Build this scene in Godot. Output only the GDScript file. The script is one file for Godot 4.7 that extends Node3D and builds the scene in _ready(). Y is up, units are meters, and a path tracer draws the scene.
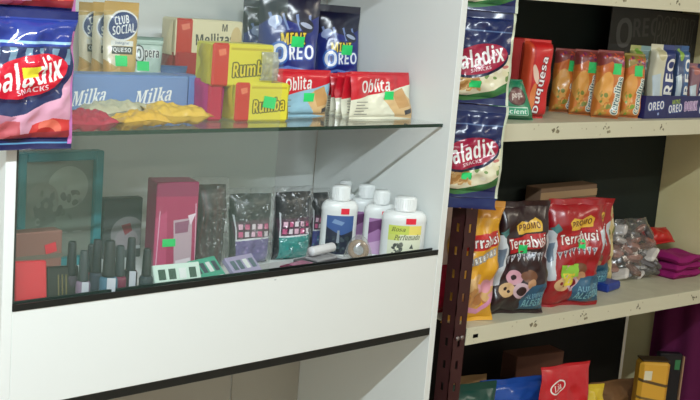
extends Node3D
# A shop corner: a white display cabinet of biscuits and cosmetics, and a slotted steel rack of snacks beside it.
# World metres: x along the cabinet front, y up, z out of the cabinet front towards the shop.

# base centre x, y, z, turn, lean, roll in degrees, width, height, depth (flat lying things: x, y, z only)
const PLACE := {
	"savoury_a": [0.3065, 1.3205, -0.2400, -18.0000, 0.0000, 0.0000, 0.0604, 0.1879, 0.0220],
	"savoury_b": [0.3091, 1.3205, -0.2850, -18.0000, 0.0000, 0.0000, 0.0594, 0.1837, 0.0220],
	"savoury_c": [0.3070, 1.3205, -0.3250, -18.0000, 0.0000, 0.0000, 0.0600, 0.1812, 0.0220],
	"wafer_pale": [0.3552, 1.3205, -0.2350, -12.0000, 0.0000, 0.0000, 0.0587, 0.1311, 0.0200],
	"blue_box": [0.2716, 1.3205, -0.1700, 0.0000, 0.0000, 0.0000, 0.2209, 0.0715, 0.0600],
	"blue_box2": [0.4039, 1.3205, -0.1750, 0.0000, 0.0000, 0.0000, 0.0293, 0.0725, 0.0550],
	"blue_pouch": [0.4202, 1.3205, -0.2500, -10.0000, 0.0000, 0.0000, 0.0620, 0.0812, 0.0300],
	"m_top": [0.5117, 1.4155, -0.2900, -4.0000, 0.0000, 0.0000, 0.1446, 0.0699, 0.0550],
	"m_mid": [0.5112, 1.3665, -0.2900, -2.0000, 0.0000, 0.0000, 0.1418, 0.0602, 0.0550],
	"m_low": [0.5148, 1.3205, -0.2900, -2.0000, 0.0000, 0.0000, 0.1425, 0.0544, 0.0550],
	"rum_low": [0.5077, 1.3205, -0.1150, -4.0000, 0.0000, 0.0000, 0.1123, 0.0678, 0.0500],
	"rum_up": [0.4661, 1.3805, -0.1250, -2.0000, 0.0000, 0.0000, 0.1285, 0.0736, 0.0550],
	"pink": [0.4173, 1.3205, -0.1300, -4.0000, 0.0000, 0.0000, 0.0280, 0.0738, 0.0500],
	"oreo_a": [0.6561, 1.3205, -0.2150, -24.0000, 0.0000, 0.0000, 0.1195, 0.2390, 0.0500],
	"oreo_b": [0.8393, 1.3205, -0.2750, -24.0000, -4.0000, 0.0000, 0.0968, 0.2086, 0.0500],
	"oreo_c": [0.6947, 1.3205, -0.3150, -24.0000, 0.0000, 0.0000, 0.1145, 0.2056, 0.0400],
	"obl_blue": [0.6426, 1.3205, -0.1500, -2.0000, 0.0000, 0.0000, 0.1283, 0.0878, 0.0220],
	"obl_0": [0.8053, 1.3205, -0.1000, 0.0000, -5.0000, 0.0000, 0.1620, 0.0903, 0.0130],
	"obl_1": [0.8135, 1.3205, -0.1275, 0.0000, -5.0000, 0.0000, 0.1630, 0.0867, 0.0130],
	"obl_2": [0.8213, 1.3205, -0.1550, 0.0000, -5.0000, 0.0000, 0.1639, 0.0830, 0.0130],
	"obl_3": [0.8287, 1.3205, -0.1825, 0.0000, -5.0000, 0.0000, 0.1648, 0.0792, 0.0130],
	"obl_4": [0.8357, 1.3205, -0.2100, 0.0000, -5.0000, 0.0000, 0.1656, 0.0755, 0.0130],
	"teal": [0.2378, 1.0360, -0.3100, 0.0000, 0.0000, 0.0000, 0.1650, 0.2063, 0.0200],
	"emblem": [0.3765, 1.0360, -0.3250, -8.0000, 0.0000, 0.0000, 0.0775, 0.1137, 0.0200],
	"salmon": [0.1378, 1.0360, -0.2000, 0.0000, 0.0000, 0.0000, 0.0837, 0.0956, 0.0300],
	"redbox": [0.0539, 1.0360, -0.0500, -14.0000, -10.0000, 0.0000, 0.0475, 0.0843, 0.0200],
	"blackbox": [0.1183, 1.0360, -0.0700, -14.0000, -12.0000, 0.0000, 0.0498, 0.0655, 0.0200],
	"pinkbox": [0.3900, 1.0360, -0.1800, -14.0000, 0.0000, 0.0000, 0.0778, 0.1711, 0.0500],
	"blackbag": [0.4841, 1.0360, -0.2000, -10.0000, 0.0000, 0.0000, 0.0685, 0.1675, 0.0600],
	"set_a": [0.5730, 1.0360, -0.1900, -8.0000, 0.0000, 0.0000, 0.0928, 0.1451, 0.0500],
	"set_b": [0.6715, 1.0360, -0.1850, -8.0000, 0.0000, 0.0000, 0.0843, 0.1445, 0.0500],
	"set_c": [0.7812, 1.0360, -0.2300, -8.0000, 0.0000, 0.0000, 0.0461, 0.1265, 0.0500],
	"bot_a": [0.7659, 1.0360, -0.1500, -30.0000, 0.0000, 0.0000, 0.0722, 0.1466, 0.0600],
	"bot_b": [0.8698, 1.0360, -0.2500, -30.0000, 0.0000, 0.0000, 0.0491, 0.1337, 0.0600],
	"bot_c": [0.8699, 1.0360, -0.1850, -30.0000, 0.0000, 0.0000, 0.0673, 0.1368, 0.0600],
	"bot_d": [0.8475, 1.0360, -0.1180, -30.0000, 0.0000, 0.0000, 0.0657, 0.1379, 0.0600],
	"bot_e": [0.8521, 1.0360, -0.0550, -32.0000, 0.0000, 0.0000, 0.0885, 0.1363, 0.0500],
	"green_bag": [1.2237, 1.3110, -0.1300, -20.0000, 0.0000, 0.0000, 0.1387, 0.0887, 0.0500],
	"red_box": [1.3588, 1.3110, -0.2400, -10.0000, 0.0000, 0.0000, 0.0763, 0.1755, 0.0500],
	"duq": [1.3264, 1.3110, -0.1450, -22.0000, 0.0000, 0.0000, 0.0642, 0.1774, 0.0500],
	"cer_1": [1.5568, 1.3110, -0.2320, -36.0000, 0.0000, 0.0000, 0.0605, 0.1559, 0.0450],
	"cer_2": [1.5618, 1.3110, -0.1780, -36.0000, 0.0000, 0.0000, 0.0574, 0.1584, 0.0450],
	"cer_3": [1.5799, 1.3110, -0.1200, -36.0000, 0.0000, 0.0000, 0.0668, 0.1619, 0.0500],
	"cer_4": [1.6785, 1.3110, -0.1200, -36.0000, 0.0000, 0.0000, 0.0534, 0.1573, 0.0450],
	"pale_pack": [1.8478, 1.3110, -0.2150, -30.0000, 0.0000, 0.0000, 0.0596, 0.1738, 0.0450],
	"tray": [1.9247, 1.3110, -0.1350, 0.0000, 0.0000, 0.0000, 0.4323, 0.0570, 0.0900],
	"sign": [2.0343, 1.3110, -0.2950, 0.0000, 0.0000, 0.0000, 0.4427, 0.2673, 0.0100],
	"sand_a": [1.8280, 1.3110, -0.1380, -20.0000, 0.0000, 0.0000, 0.0749, 0.1825, 0.0400],
	"sand_b": [1.9174, 1.3110, -0.1380, -20.0000, 0.0000, 0.0000, 0.0450, 0.1827, 0.0400],
	"sand_c": [2.0017, 1.3110, -0.1380, -20.0000, 0.0000, 0.0000, 0.0594, 0.1382, 0.0400],
	"var_y": [1.1262, 0.8685, -0.1000, -18.0000, 0.0000, 0.0000, 0.1331, 0.2705, 0.0500],
	"var_m": [1.2882, 0.8640, -0.1000, -18.0000, 0.0000, 0.0000, 0.1606, 0.2652, 0.0550],
	"var_r": [1.4871, 0.8586, -0.1000, -18.0000, 0.0000, 0.0000, 0.1816, 0.2630, 0.0550],
	"var_r2": [1.6968, 0.8529, -0.2000, -18.0000, 0.0000, 0.0000, 0.1349, 0.2393, 0.0500],
	"floral": [1.8089, 0.8498, -0.2500, -18.0000, 0.0000, 0.0000, 0.0982, 0.2046, 0.0500],
	"carton": [1.6925, 0.8530, -0.3000, 0.0000, 0.0000, 0.0000, 0.2417, 0.2576, 0.0500],
	"gapred": [1.1094, 0.8689, -0.1800, -10.0000, 0.0000, 0.0000, 0.0889, 0.1099, 0.0500],
	"gappale": [1.1813, 0.8670, -0.2400, -10.0000, 0.0000, 0.0000, 0.0922, 0.2354, 0.0300],
	"low_red": [1.5413, 0.4400, -0.1150, -10.0000, 0.0000, 0.0000, 0.1648, 0.2589, 0.0500],
	"low_yel": [2.0336, 0.4400, -0.1700, -36.0000, 0.0000, 0.0000, 0.0880, 0.1760, 0.0500],
	"low_black": [2.1944, 0.4400, -0.2150, -36.0000, 0.0000, 0.0000, 0.0708, 0.1577, 0.0300],
	"low_green": [1.1887, 0.4400, -0.1200, -14.0000, 0.0000, 0.0000, 0.1431, 0.2698, 0.0700],
	"low_tan": [1.3964, 0.4400, -0.3000, -14.0000, 0.0000, 0.0000, 0.1038, 0.1979, 0.0300],
	"low_blue": [1.4415, 0.4400, -0.2000, -14.0000, 0.0000, 0.0000, 0.1962, 0.2148, 0.0700],
	"low_lemon": [1.7164, 0.4400, -0.1500, -14.0000, 0.0000, 0.0000, 0.0744, 0.1652, 0.0500],
	"low_brown": [1.9821, 0.4400, -0.2600, -14.0000, 0.0000, 0.0000, 0.1635, 0.0944, 0.0800],
	"low_carton": [1.6503, 0.4400, -0.3000, -10.0000, 0.0000, 0.0000, 0.1662, 0.2228, 0.0600],
	"candy": [1.9574, 0.8458, -0.2500, -14.0000, 0.0000, 0.0000, 0.2213, 0.1800, 0.1100],
	"magenta": [2.2661, 0.8373, -0.2200, 0.0000, 0.0000, 0.0000, 0.3565, 0.0669, 0.1000],
	"redcorner": [2.1253, 0.9250, -0.2500, -14.0000, 0.0000, 0.0000, 0.1077, 0.0572, 0.0300],
	"sal_l": [-0.0100, 1.3036, 0.0300, 0.0000, 0.0000, 0.0000, 0.1570, 0.1940, 0.0300],
	"sal_r1": [1.0070, 1.3570, -0.0450, -40.0000, 0.0000, 0.0000, 0.1470, 0.1847, 0.0300],
	"sal_r2": [1.0099, 1.1647, -0.0450, -40.0000, 0.0000, 0.0000, 0.1471, 0.1902, 0.0300],
	"flat_crimson": [0.1440, 1.3205, -0.0638],
	"flat_gold_a": [0.2300, 1.3205, -0.0535],
	"flat_gold_b": [0.3183, 1.3205, -0.0786],
	"flat_clear": [0.2293, 1.3205, -0.1239],
	"bluething": [1.7534, 0.8500, -0.1688],
	"pal_a": [0.3135, 1.0360, -0.0322],
	"pal_b": [0.3986, 1.0360, -0.0400],
	"pal_c": [0.4777, 1.0360, -0.0389],
	"flat_silver": [0.6434, 1.0360, -0.0637],
	"flat_pink": [0.5791, 1.0360, -0.0451],
	"bun": [0.7524, 1.0360, -0.0737],
	"nail0": [0.1345, 1.0360, -0.0734],
	"nail1": [0.1427, 1.0360, -0.0507],
	"nail2": [0.1777, 1.0360, -0.0715],
	"nail3": [0.1742, 1.0360, -0.0289],
	"nail4": [0.2072, 1.0360, -0.0507],
	"nail5": [0.2353, 1.0360, -0.0632],
	"nail6": [0.2553, 1.0360, -0.0469],
	"nail7": [0.1885, 1.0360, -0.1056],
}
const SHELF := 1.3205     # top of the glass shelf
const DECK := 1.036       # floor of the glazed compartment
const RACK_Z := -0.06     # front plane of the steel rack

var names := {}
var mats := {}
var rng := RandomNumberGenerator.new()

# ---------------------------------------------------------------- naming and nodes
func numbered(called: String) -> String:
	if not names.has(called):
		names[called] = 0
		return called
	names[called] += 1
	return "%s_%03d" % [called, names[called]]

func tag(o: Node, label: String, category: String, group := "", kind := "") -> void:
	if label: o.set_meta("label", label)
	if category: o.set_meta("category", category)
	if group: o.set_meta("group", group)
	if kind: o.set_meta("kind", kind)

func thing(called: String, label: String, category: String, at: Vector3, turn := 0.0, lean := 0.0, roll := 0.0, group := "") -> Node3D:
	var o := Node3D.new()
	o.name = numbered(called)
	add_child(o)
	o.position = at
	o.rotation_order = EULER_ORDER_YXZ
	o.rotation_degrees = Vector3(lean, turn, roll)
	tag(o, label, category, group)
	return o

func placed(key: String, called: String, label: String, category: String, group := "") -> Node3D:
	var p: Array = PLACE[key]
	return thing(called, label, category, Vector3(p[0], p[1], p[2]), p[3], p[4], p[5], group)

func part(parent: Node, called: String, m: Mesh, material: Material, at := Vector3.ZERO, turn := Vector3.ZERO) -> MeshInstance3D:
	var o := MeshInstance3D.new()
	o.name = called
	o.mesh = m
	o.material_override = material
	o.position = at
	o.rotation_degrees = turn
	parent.add_child(o, true)
	return o

func structure(called: String, m: Mesh, material: Material, at := Vector3.ZERO) -> MeshInstance3D:
	var o := part(self, called, m, material, at)
	o.set_meta("kind", "structure")
	return o

# ---------------------------------------------------------------- materials
func mat(c: Color, rough := 0.5, metal := 0.0, spec := 0.5) -> StandardMaterial3D:
	var key := "%s %f %f %f" % [c, rough, metal, spec]
	if mats.has(key): return mats[key]
	var m := StandardMaterial3D.new()
	m.albedo_color = c
	m.roughness = rough
	m.metallic = metal
	m.metallic_specular = spec
	mats[key] = m
	return m

func printed(im: Image, rough := 0.3, spec := 0.65) -> StandardMaterial3D:
	var m := StandardMaterial3D.new()
	m.albedo_texture = ImageTexture.create_from_image(im)
	m.roughness = rough
	m.metallic_specular = spec
	m.texture_repeat = false
	return m

func clear(c: Color, alpha: float, rough := 0.05, spec := 0.5) -> StandardMaterial3D:
	var m := StandardMaterial3D.new()
	m.albedo_color = Color(c.r, c.g, c.b, alpha)
	m.transparency = BaseMaterial3D.TRANSPARENCY_ALPHA
	m.roughness = rough
	m.metallic_specular = spec
	return m

func grained(c: Color, c2: Color, freq: float, rough := 0.6, scale := 1.0) -> StandardMaterial3D:
	var n := FastNoiseLite.new()
	n.seed = int(freq * 1000.0)
	n.frequency = freq
	n.fractal_octaves = 4
	var g := Gradient.new()
	g.set_color(0, c); g.set_color(1, c2)
	var t := NoiseTexture2D.new()
	t.width = 256; t.height = 256; t.seamless = true
	t.noise = n; t.color_ramp = g
	var m := StandardMaterial3D.new()
	m.albedo_texture = t
	m.roughness = rough
	m.uv1_triplanar = true
	m.uv1_world_triplanar = true
	m.uv1_scale = Vector3.ONE * scale
	return m

# ---------------------------------------------------------------- print canvas (flat artwork on wrappers)
func hue(r: int, g: int, b: int) -> Color:
	return Color8(r, g, b)

func canvas(w: int, h: int, c: Color) -> Image:
	var im := Image.create(w, h, false, Image.FORMAT_RGB8)
	im.fill(c)
	return im

func box(im: Image, x: float, y: float, w: float, h: float, c: Color) -> void:
	im.fill_rect(Rect2i(int(x), int(y), int(w), int(h)), c)

func fill_tri(im: Image, a: Vector2, b: Vector2, c: Vector2, col: Color) -> void:
	var y0 := maxi(0, int(floor(minf(a.y, minf(b.y, c.y)))))
	var y1 := mini(im.get_height() - 1, int(ceil(maxf(a.y, maxf(b.y, c.y)))))
	for y in range(y0, y1 + 1):
		var yy := y + 0.5
		var lo := 1e9
		var hi := -1e9
		for e in [[a, b], [b, c], [c, a]]:
			var p: Vector2 = e[0]
			var q: Vector2 = e[1]
			if (p.y <= yy) != (q.y <= yy):
				var x := p.x + (q.x - p.x) * (yy - p.y) / (q.y - p.y)
				lo = minf(lo, x); hi = maxf(hi, x)
		if hi >= lo:
			var xa := int(round(lo))
			var xb := int(round(hi))
			if xb > xa:
				im.fill_rect(Rect2i(xa, y, xb - xa, 1), col)

func poly(im: Image, pts: PackedVector2Array, col: Color) -> void:
	var t := Geometry2D.triangulate_polygon(pts)
	for i in range(0, t.size(), 3):
		fill_tri(im, pts[t[i]], pts[t[i + 1]], pts[t[i + 2]], col)

func oval(im: Image, cx: float, cy: float, rx: float, ry: float, col: Color, deg := 0.0) -> void:
	var c := Vector2(cx, cy)
	var last := Vector2.ZERO
	for i in 33:
		var a := TAU * i / 32.0
		var p := c + Vector2(cos(a) * rx, sin(a) * ry).rotated(deg_to_rad(deg))
		if i: fill_tri(im, c, last, p, col)
		last = p

var glyphs := {}
func words(im: Image, s: String, cx: float, cy: float, w: float, h: float, col: Color, deg := 0.0, face := "Droid Sans", skew := 0.0, bold := 700) -> void:
	var key := s + face + str(bold)
	if not glyphs.has(key):
		var f := SystemFont.new()
		f.font_names = PackedStringArray([face])
		f.font_weight = bold
		var t := TextMesh.new()
		t.font = f
		t.text = s
		t.depth = 0.0
		t.font_size = 48
		t.pixel_size = 0.01
		var arr := t.get_mesh_arrays()
		glyphs[key] = [arr[Mesh.ARRAY_VERTEX], arr[Mesh.ARRAY_INDEX]]
	var v: PackedVector3Array = glyphs[key][0]
	var ix: PackedInt32Array = glyphs[key][1]
	var lo := Vector2(1e9, 1e9)
	var hi := -lo
	for p in v:
		lo = lo.min(Vector2(p.x, p.y)); hi = hi.max(Vector2(p.x, p.y))
	var size := hi - lo
	var mid := (hi + lo) / 2.0
	var out := PackedVector2Array()
	for p in v:
		var q := Vector2((p.x - mid.x) / size.x * w, -(p.y - mid.y) / size.y * h)
		q.x -= q.y * skew
		out.append(q.rotated(deg_to_rad(deg)) + Vector2(cx, cy))
	for i in range(0, ix.size(), 3):
		fill_tri(im, out[ix[i]], out[ix[i + 1]], out[ix[i + 2]], col)

func outlined(im: Image, s: String, cx: float, cy: float, w: float, h: float, col: Color, edge: Color, fat: float, deg := 0.0, face := "Droid Sans", skew := 0.0) -> void:
	for k in 8:
		var o := Vector2(fat, 0).rotated(TAU * k / 8.0)
		words(im, s, cx + o.x, cy + o.y, w, h, edge, deg, face, skew)
	words(im, s, cx, cy, w, h, col, deg, face, skew)

func bits(im: Image, x: float, y: float, w: float, h: float, n: int, r: float, cols: Array, seed_ := 1) -> void:
	var g := RandomNumberGenerator.new()
	g.seed = seed_
	for i in n:
		oval(im, x + g.randf() * w, y + g.randf() * h, r * g.randf_range(0.6, 1.3), r * g.randf_range(0.4, 1.0), cols[g.randi() % cols.size()], g.randf() * 180.0)

# ---------------------------------------------------------------- mesh helpers
func begin() -> SurfaceTool:
	var st := SurfaceTool.new()
	st.begin(Mesh.PRIMITIVE_TRIANGLES)
	return st

func done(st: SurfaceTool) -> ArrayMesh:
	st.generate_normals()
	return st.commit()

func tri(st: SurfaceTool, a: Vector3, b: Vector3, c: Vector3, out: Vector3, ua := Vector2.ZERO, ub := Vector2.ZERO, uc := Vector2.ZERO) -> void:
	if (c - a).cross(b - a).dot(out) < 0.0:
		var t := b; b = c; c = t
		var u := ub; ub = uc; uc = u
	st.set_uv(ua); st.add_vertex(a)
	st.set_uv(ub); st.add_vertex(b)
	st.set_uv(uc); st.add_vertex(c)

func quad(st: SurfaceTool, p: Array, out: Vector3, uv := []) -> void:
	var u: Array = uv if uv else [Vector2.ZERO, Vector2.ZERO, Vector2.ZERO, Vector2.ZERO]
	tri(st, p[0], p[1], p[2], out, u[0], u[1], u[2])
	tri(st, p[0], p[2], p[3], out, u[0], u[2], u[3])

# chamfered box standing on y = 0; print: front in u 0..fu, ends in u fu..1
func add_block(st: SurfaceTool, w: float, h: float, d: float, b: float, fu := 0.75, at := Vector3.ZERO) -> void:
	st.set_smooth_group(-1)
	var half := Vector3(w, h, d) / 2.0
	b = minf(b, minf(w, minf(h, d)) * 0.45)
	var pt := func(s: Vector3, axis: int) -> Vector3:
		var q := Vector3(s.x * (half.x - b), s.y * (half.y - b), s.z * (half.z - b))
		q[axis] = s[axis] * half[axis]
		return q
	var uvf := func(q: Vector3, axis: int) -> Vector2:
		if axis == 2: return Vector2((q.x / w + 0.5) * fu, 0.5 - q.y / h)
		if axis == 0: return Vector2(fu + (1.0 - fu) * clampf(q.z / d + 0.5, 0.02, 0.98), 0.5 - q.y / h)
		return Vector2(fu + (1.0 - fu) * clampf(q.z / d + 0.5, 0.02, 0.98), 0.02 if q.y > 0 else 0.98)
	var up := Vector3(0, half.y, 0) + at
	for axis in 3:
		var a1 := (axis + 1) % 3
		var a2 := (axis + 2) % 3
		for sg in [-1.0, 1.0]:
			var ps := []
			var us := []
			for k in [[-1, -1], [1, -1], [1, 1], [-1, 1]]:
				var s := Vector3.ZERO
				s[axis] = sg; s[a1] = k[0]; s[a2] = k[1]
				var q: Vector3 = pt.call(s, axis)
				ps.append(q + up); us.append(uvf.call(q, axis))
			var n := Vector3.ZERO
			n[axis] = sg
			quad(st, ps, n, us)
	if b <= 0.0: return
	for axis in 3:          # edges running along axis
		var a1 := (axis + 1) % 3
		var a2 := (axis + 2) % 3
		for s1 in [-1.0, 1.0]:
			for s2 in [-1.0, 1.0]:
				var ps := []
				var us := []
				for k in [[-1.0, a1], [1.0, a1], [1.0, a2], [-1.0, a2]]:
					var s := Vector3.ZERO
					s[axis] = k[0]; s[a1] = s1; s[a2] = s2
					var q: Vector3 = pt.call(s, k[1])
					ps.append(q + up); us.append(uvf.call(q, 2 if (a1 == 2 or a2 == 2) else 0))
				var n := Vector3.ZERO
				n[a1] = s1; n[a2] = s2
				quad(st, ps, n, us)
	for sx in [-1.0, 1.0]:
		for sy in [-1.0, 1.0]:
			for sz in [-1.0, 1.0]:
				var s := Vector3(sx, sy, sz)
				var c: Array = [pt.call(s, 0), pt.call(s, 1), pt.call(s, 2)]
				tri(st, c[0] + up, c[1] + up, c[2] + up, s, uvf.call(c[0], 2), uvf.call(c[1], 2), uvf.call(c[2], 2))

func block(w: float, h: float, d: float, b := 0.001, fu := 0.75) -> ArrayMesh:
	var st := begin()
	add_block(st, w, h, d, b, fu)
	return done(st)

# axis-aligned slab between two corners
func slab(lo: Vector3, hi: Vector3, b := 0.0008) -> ArrayMesh:
	var st := begin()
	var s := hi - lo
	add_block(st, s.x, s.y, s.z, b, 0.75, Vector3((lo.x + hi.x) / 2.0, lo.y, (lo.z + hi.z) / 2.0))
	return done(st)

func add_slab(st: SurfaceTool, lo: Vector3, hi: Vector3, b := 0.0) -> void:
	var s := hi - lo
	add_block(st, s.x, s.y, s.z, b, 0.75, Vector3((lo.x + hi.x) / 2.0, lo.y, (lo.z + hi.z) / 2.0))

func add_lathe(st: SurfaceTool, prof: Array, sx := 1.0, sz := 1.0, seg := 32, at := Vector3.ZERO) -> void:
	st.set_smooth_group(0)
	for j in prof.size() - 1:
		var a: Vector2 = prof[j]
		var b: Vector2 = prof[j + 1]
		for i in seg:
			var t0 := TAU * i / seg
			var t1 := TAU * (i + 1) / seg
			var d0 := Vector3(sin(t0) * sx, 0, cos(t0) * sz)
			var d1 := Vector3(sin(t1) * sx, 0, cos(t1) * sz)
			var o := (d0 + d1) + Vector3(0, (a.x - b.x) * 60.0 if absf(a.y - b.y) < 1e-5 else 0.0, 0)
			if absf(a.y - b.y) < 0.0005: o = Vector3(0, 1 if a.x > b.x else -1, 0)
			quad(st, [a.x * d0 + Vector3(0, a.y, 0) + at, a.x * d1 + Vector3(0, a.y, 0) + at, b.x * d1 + Vector3(0, b.y, 0) + at, b.x * d0 + Vector3(0, b.y, 0) + at], o)

func lathe(prof: Array, sx := 1.0, sz := 1.0, seg := 32) -> ArrayMesh:
	var st := begin()
	add_lathe(st, prof, sx, sz, seg)
	return done(st)

# --- soft wrappers: one surface function drives pouch, seals, stickers
func bag_spec(w: float, h: float, t: float, seed_: int, o := {}) -> Dictionary:
	var n := FastNoiseLite.new()
	n.seed = seed_
	n.frequency = o.get("freq", 16.0)
	n.fractal_octaves = 3
	var n2 := FastNoiseLite.new()
	n2.seed = seed_ + 77
	n2.frequency = 7.0
	n2.fractal_octaves = 2
	return {"w": w, "h": h, "t": t, "e": o.get("e", 2.6), "ev": o.get("ev", 3.0), "st": o.get("st", 0.07), "sb": o.get("sb", 0.07), "wr": o.get("wr", 0.004), "n": n, "n2": n2, "stand": o.get("stand", false), "pinch": o.get("pinch", 0.05), "sway": o.get("sway", 0.004), "taper": o.get("taper", 0.0), "stretch": o.get("stretch", 1.0)}

func bag_pt(p: Dictionary, u: float, v: float, side: float, lift := 0.0) -> Vector3:
	var w: float = p.w
	var h: float = p.h
	var vv: float = clampf((v - p.sb) / (1.0 - p.sb - p.st), 0.0, 1.0)
	var pv: float = pow(maxf(0.0, 1.0 - pow(absf(2.0 * vv - 1.0), p.ev)), 0.55)
	if p.stand:
		pv = pow(maxf(0.0, 1.0 - pow(vv, 2.4)), 0.6) * pow(minf(1.0, vv * 7.0), 0.5)
	var pu: float = pow(maxf(0.0, 1.0 - pow(absf(2.0 * u - 1.0), p.e)), 0.5)
	var wr: float = p.wr
	var n: FastNoiseLite = p.n
	var n2: FastNoiseLite = p.n2
	var big: float = n.get_noise_3d(u * w * 1.0, v * h * p.stretch, side * 3.0)
	var ridge: float = 0.6 - 1.6 * absf(n.get_noise_3d(u * w * 0.8 + v * h * 0.45, v * h * 0.9 - u * w * 0.3, 9.0 + side))
	var hz: float = p.t * 0.5 * pu * pv + wr * (big * 0.9 + ridge * 0.8) * (0.12 + 0.88 * pu * pow(pv, 0.5))
	hz = maxf(hz, 0.0005 * (1.0 - absf(2.0 * u - 1.0)) + 0.0002)
	var sway: float = p.sway * n2.get_noise_2d(u * w * 1.2, v * h) * 2.0
	var x: float = (u - 0.5) * w * (1.0 - p.pinch * pv * (1.0 if not p.stand else 0.4)) * (1.0 - p.taper * v)
	x += p.sway * 0.5 * n2.get_noise_2d(3.0 + v * h * 2.0, signf(u - 0.5) * 5.0)
	return Vector3(x, v * h, sway + side * (hz + lift))

func bag_patch(p: Dictionary, u0: float, u1: float, v0: float, v1: float, nu: int, nv: int, sides := [1.0, -1.0], lift := 0.0, own_uv := false, ridges := 0.0) -> ArrayMesh:
	var st := begin()
	st.set_smooth_group(0)
	for side: float in sides:
		var grid := []
		for j in nv + 1:
			var row := PackedVector3Array()
			for i in nu + 1:
				var u := u0 + (u1 - u0) * i / nu
				var v := v0 + (v1 - v0) * j / nv
				var q := bag_pt(p, u, v, side, lift)
				if ridges > 0.0: q.z += ridges * (1.0 if j % 2 == 0 else -1.0)
				row.append(q)
			grid.append(row)
		for j in nv:
			for i in nu:
				var ps := [grid[j][i], grid[j][i + 1], grid[j + 1][i + 1], grid[j + 1][i]]
				var us := []
				for k in [[i, j], [i + 1, j], [i + 1, j + 1], [i, j + 1]]:
					var fu: float = float(k[0]) / nu
					var fv: float = float(k[1]) / nv
					if own_uv: us.append(Vector2(fu, 1.0 - fv))
					else: us.append(Vector2(u0 + (u1 - u0) * fu, 1.0 - (v0 + (v1 - v0) * fv)))
				quad(st, ps, Vector3(0, 0, side), us)
	return done(st)

func bag_parts(o: Node3D, p: Dictionary, m: Material, stickers := []) -> void:
	var st: float = p.st
	var sb: float = p.sb
	part(o, "pouch", bag_patch(p, 0, 1, sb, 1.0 - st, 22, 28), m)
	if st > 0.0: part(o, "top_seal", bag_patch(p, 0, 1, 1.0 - st, 1, 22, 6, [1.0, -1.0], 0.0002, false, 0.0004), m)
	if sb > 0.0: part(o, "bottom_seal", bag_patch(p, 0, 1, 0, sb, 22, 6, [1.0, -1.0], 0.0002, false, 0.0004), m)
	for s: Array in stickers:     # u, v, width, height, material
		part(o, "price_sticker", bag_patch(p, s[0] - s[2] / p.w / 2.0, s[0] + s[2] / p.w / 2.0, s[1] - s[3] / p.h / 2.0, s[1] + s[3] / p.h / 2.0, 5, 4, [1.0], 0.0009), s[4])

func bag(key: String, called: String, label: String, category: String, m: Material, seed_: int, o := {}, stickers := [], group := "") -> Node3D:
	var p: Array = PLACE[key]
	var node := placed(key, called, label, category, group)
	bag_parts(node, bag_spec(p[6], p[7], p[8], seed_, o), m, stickers)
	return node

func carton(key: String, called: String, label: String, category: String, m: Material, bevel := 0.002, group := "") -> Node3D:
	var p: Array = PLACE[key]
	var node := placed(key, called, label, category, group)
	part(node, "body", block(p[6], p[7], p[8], bevel), m)
	return node

func sticker_on(node: Node3D, x: float, y: float, z: float, w: float, h: float, m: Material, roll := 0.0) -> void:
	part(node, "price_sticker", block(w, h, 0.0006, 0.0001), m, Vector3(x, y, z), Vector3(0, 0, roll))

# ---------------------------------------------------------------- wrapper artwork
var WHITE := Color8(240, 240, 236)

func art_salty_left() -> Image:
	var im := canvas(320, 420, hue(38, 58, 140))
	box(im, 0, 0, 320, 26, hue(24, 36, 96))
	box(im, 0, 92, 320, 8, hue(150, 190, 215))
	poly(im, [Vector2(0, 150), Vector2(90, 110), Vector2(300, 105), Vector2(320, 140), Vector2(320, 400), Vector2(0, 400)], hue(36, 48, 88))
	for k in 7: poly(im, [Vector2(18 + k * 44, 112), Vector2(36 + k * 44, 112), Vector2(30 + k * 44, 160), Vector2(12 + k * 44, 160)], hue(110, 140, 160))
	poly(im, [Vector2(0, 330), Vector2(150, 310), Vector2(262, 258), Vector2(300, 200), Vector2(320, 160), Vector2(320, 385), Vector2(0, 385)], hue(214, 158, 180))
	poly(im, [Vector2(0, 300), Vector2(70, 308), Vector2(130, 318), Vector2(90, 345), Vector2(0, 350)], hue(176, 120, 140))
	poly(im, [Vector2(0, 380), Vector2(96, 328), Vector2(140, 330), Vector2(150, 385)], hue(190, 92, 100))
	poly(im, [Vector2(170, 385), Vector2(190, 345), Vector2(250, 322), Vector2(320, 330), Vector2(320, 385)], hue(206, 62, 60))
	oval(im, 244, 352, 34, 26, hue(214, 104, 84))
	oval(im, 232, 366, 26, 16, hue(168, 40, 40))
	poly(im, [Vector2(120, 372), Vector2(320, 360), Vector2(320, 388), Vector2(100, 388)], hue(150, 50, 60))
	box(im, 0, 384, 320, 36, hue(28, 32, 80))
	box(im, 0, 398, 320, 5, hue(90, 150, 190))
	box(im, 306, 60, 14, 345, hue(206, 120, 190))
	oval(im, 166, 206, 132, 64, hue(30, 32, 70), -15)
	oval(im, 162, 196, 130, 62, hue(205, 22, 48), -15)
	words(im, "Saladix", 160, 188, 232, 78, WHITE, -14, "Droid Sans", 0.12)
	words(im, "SNACKS", 176, 236, 96, 16, hue(236, 210, 214), -12)
	poly(im, [Vector2(138, 170), Vector2(186, 164), Vector2(190, 196), Vector2(142, 202)], hue(240, 226, 60))
	return im

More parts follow.
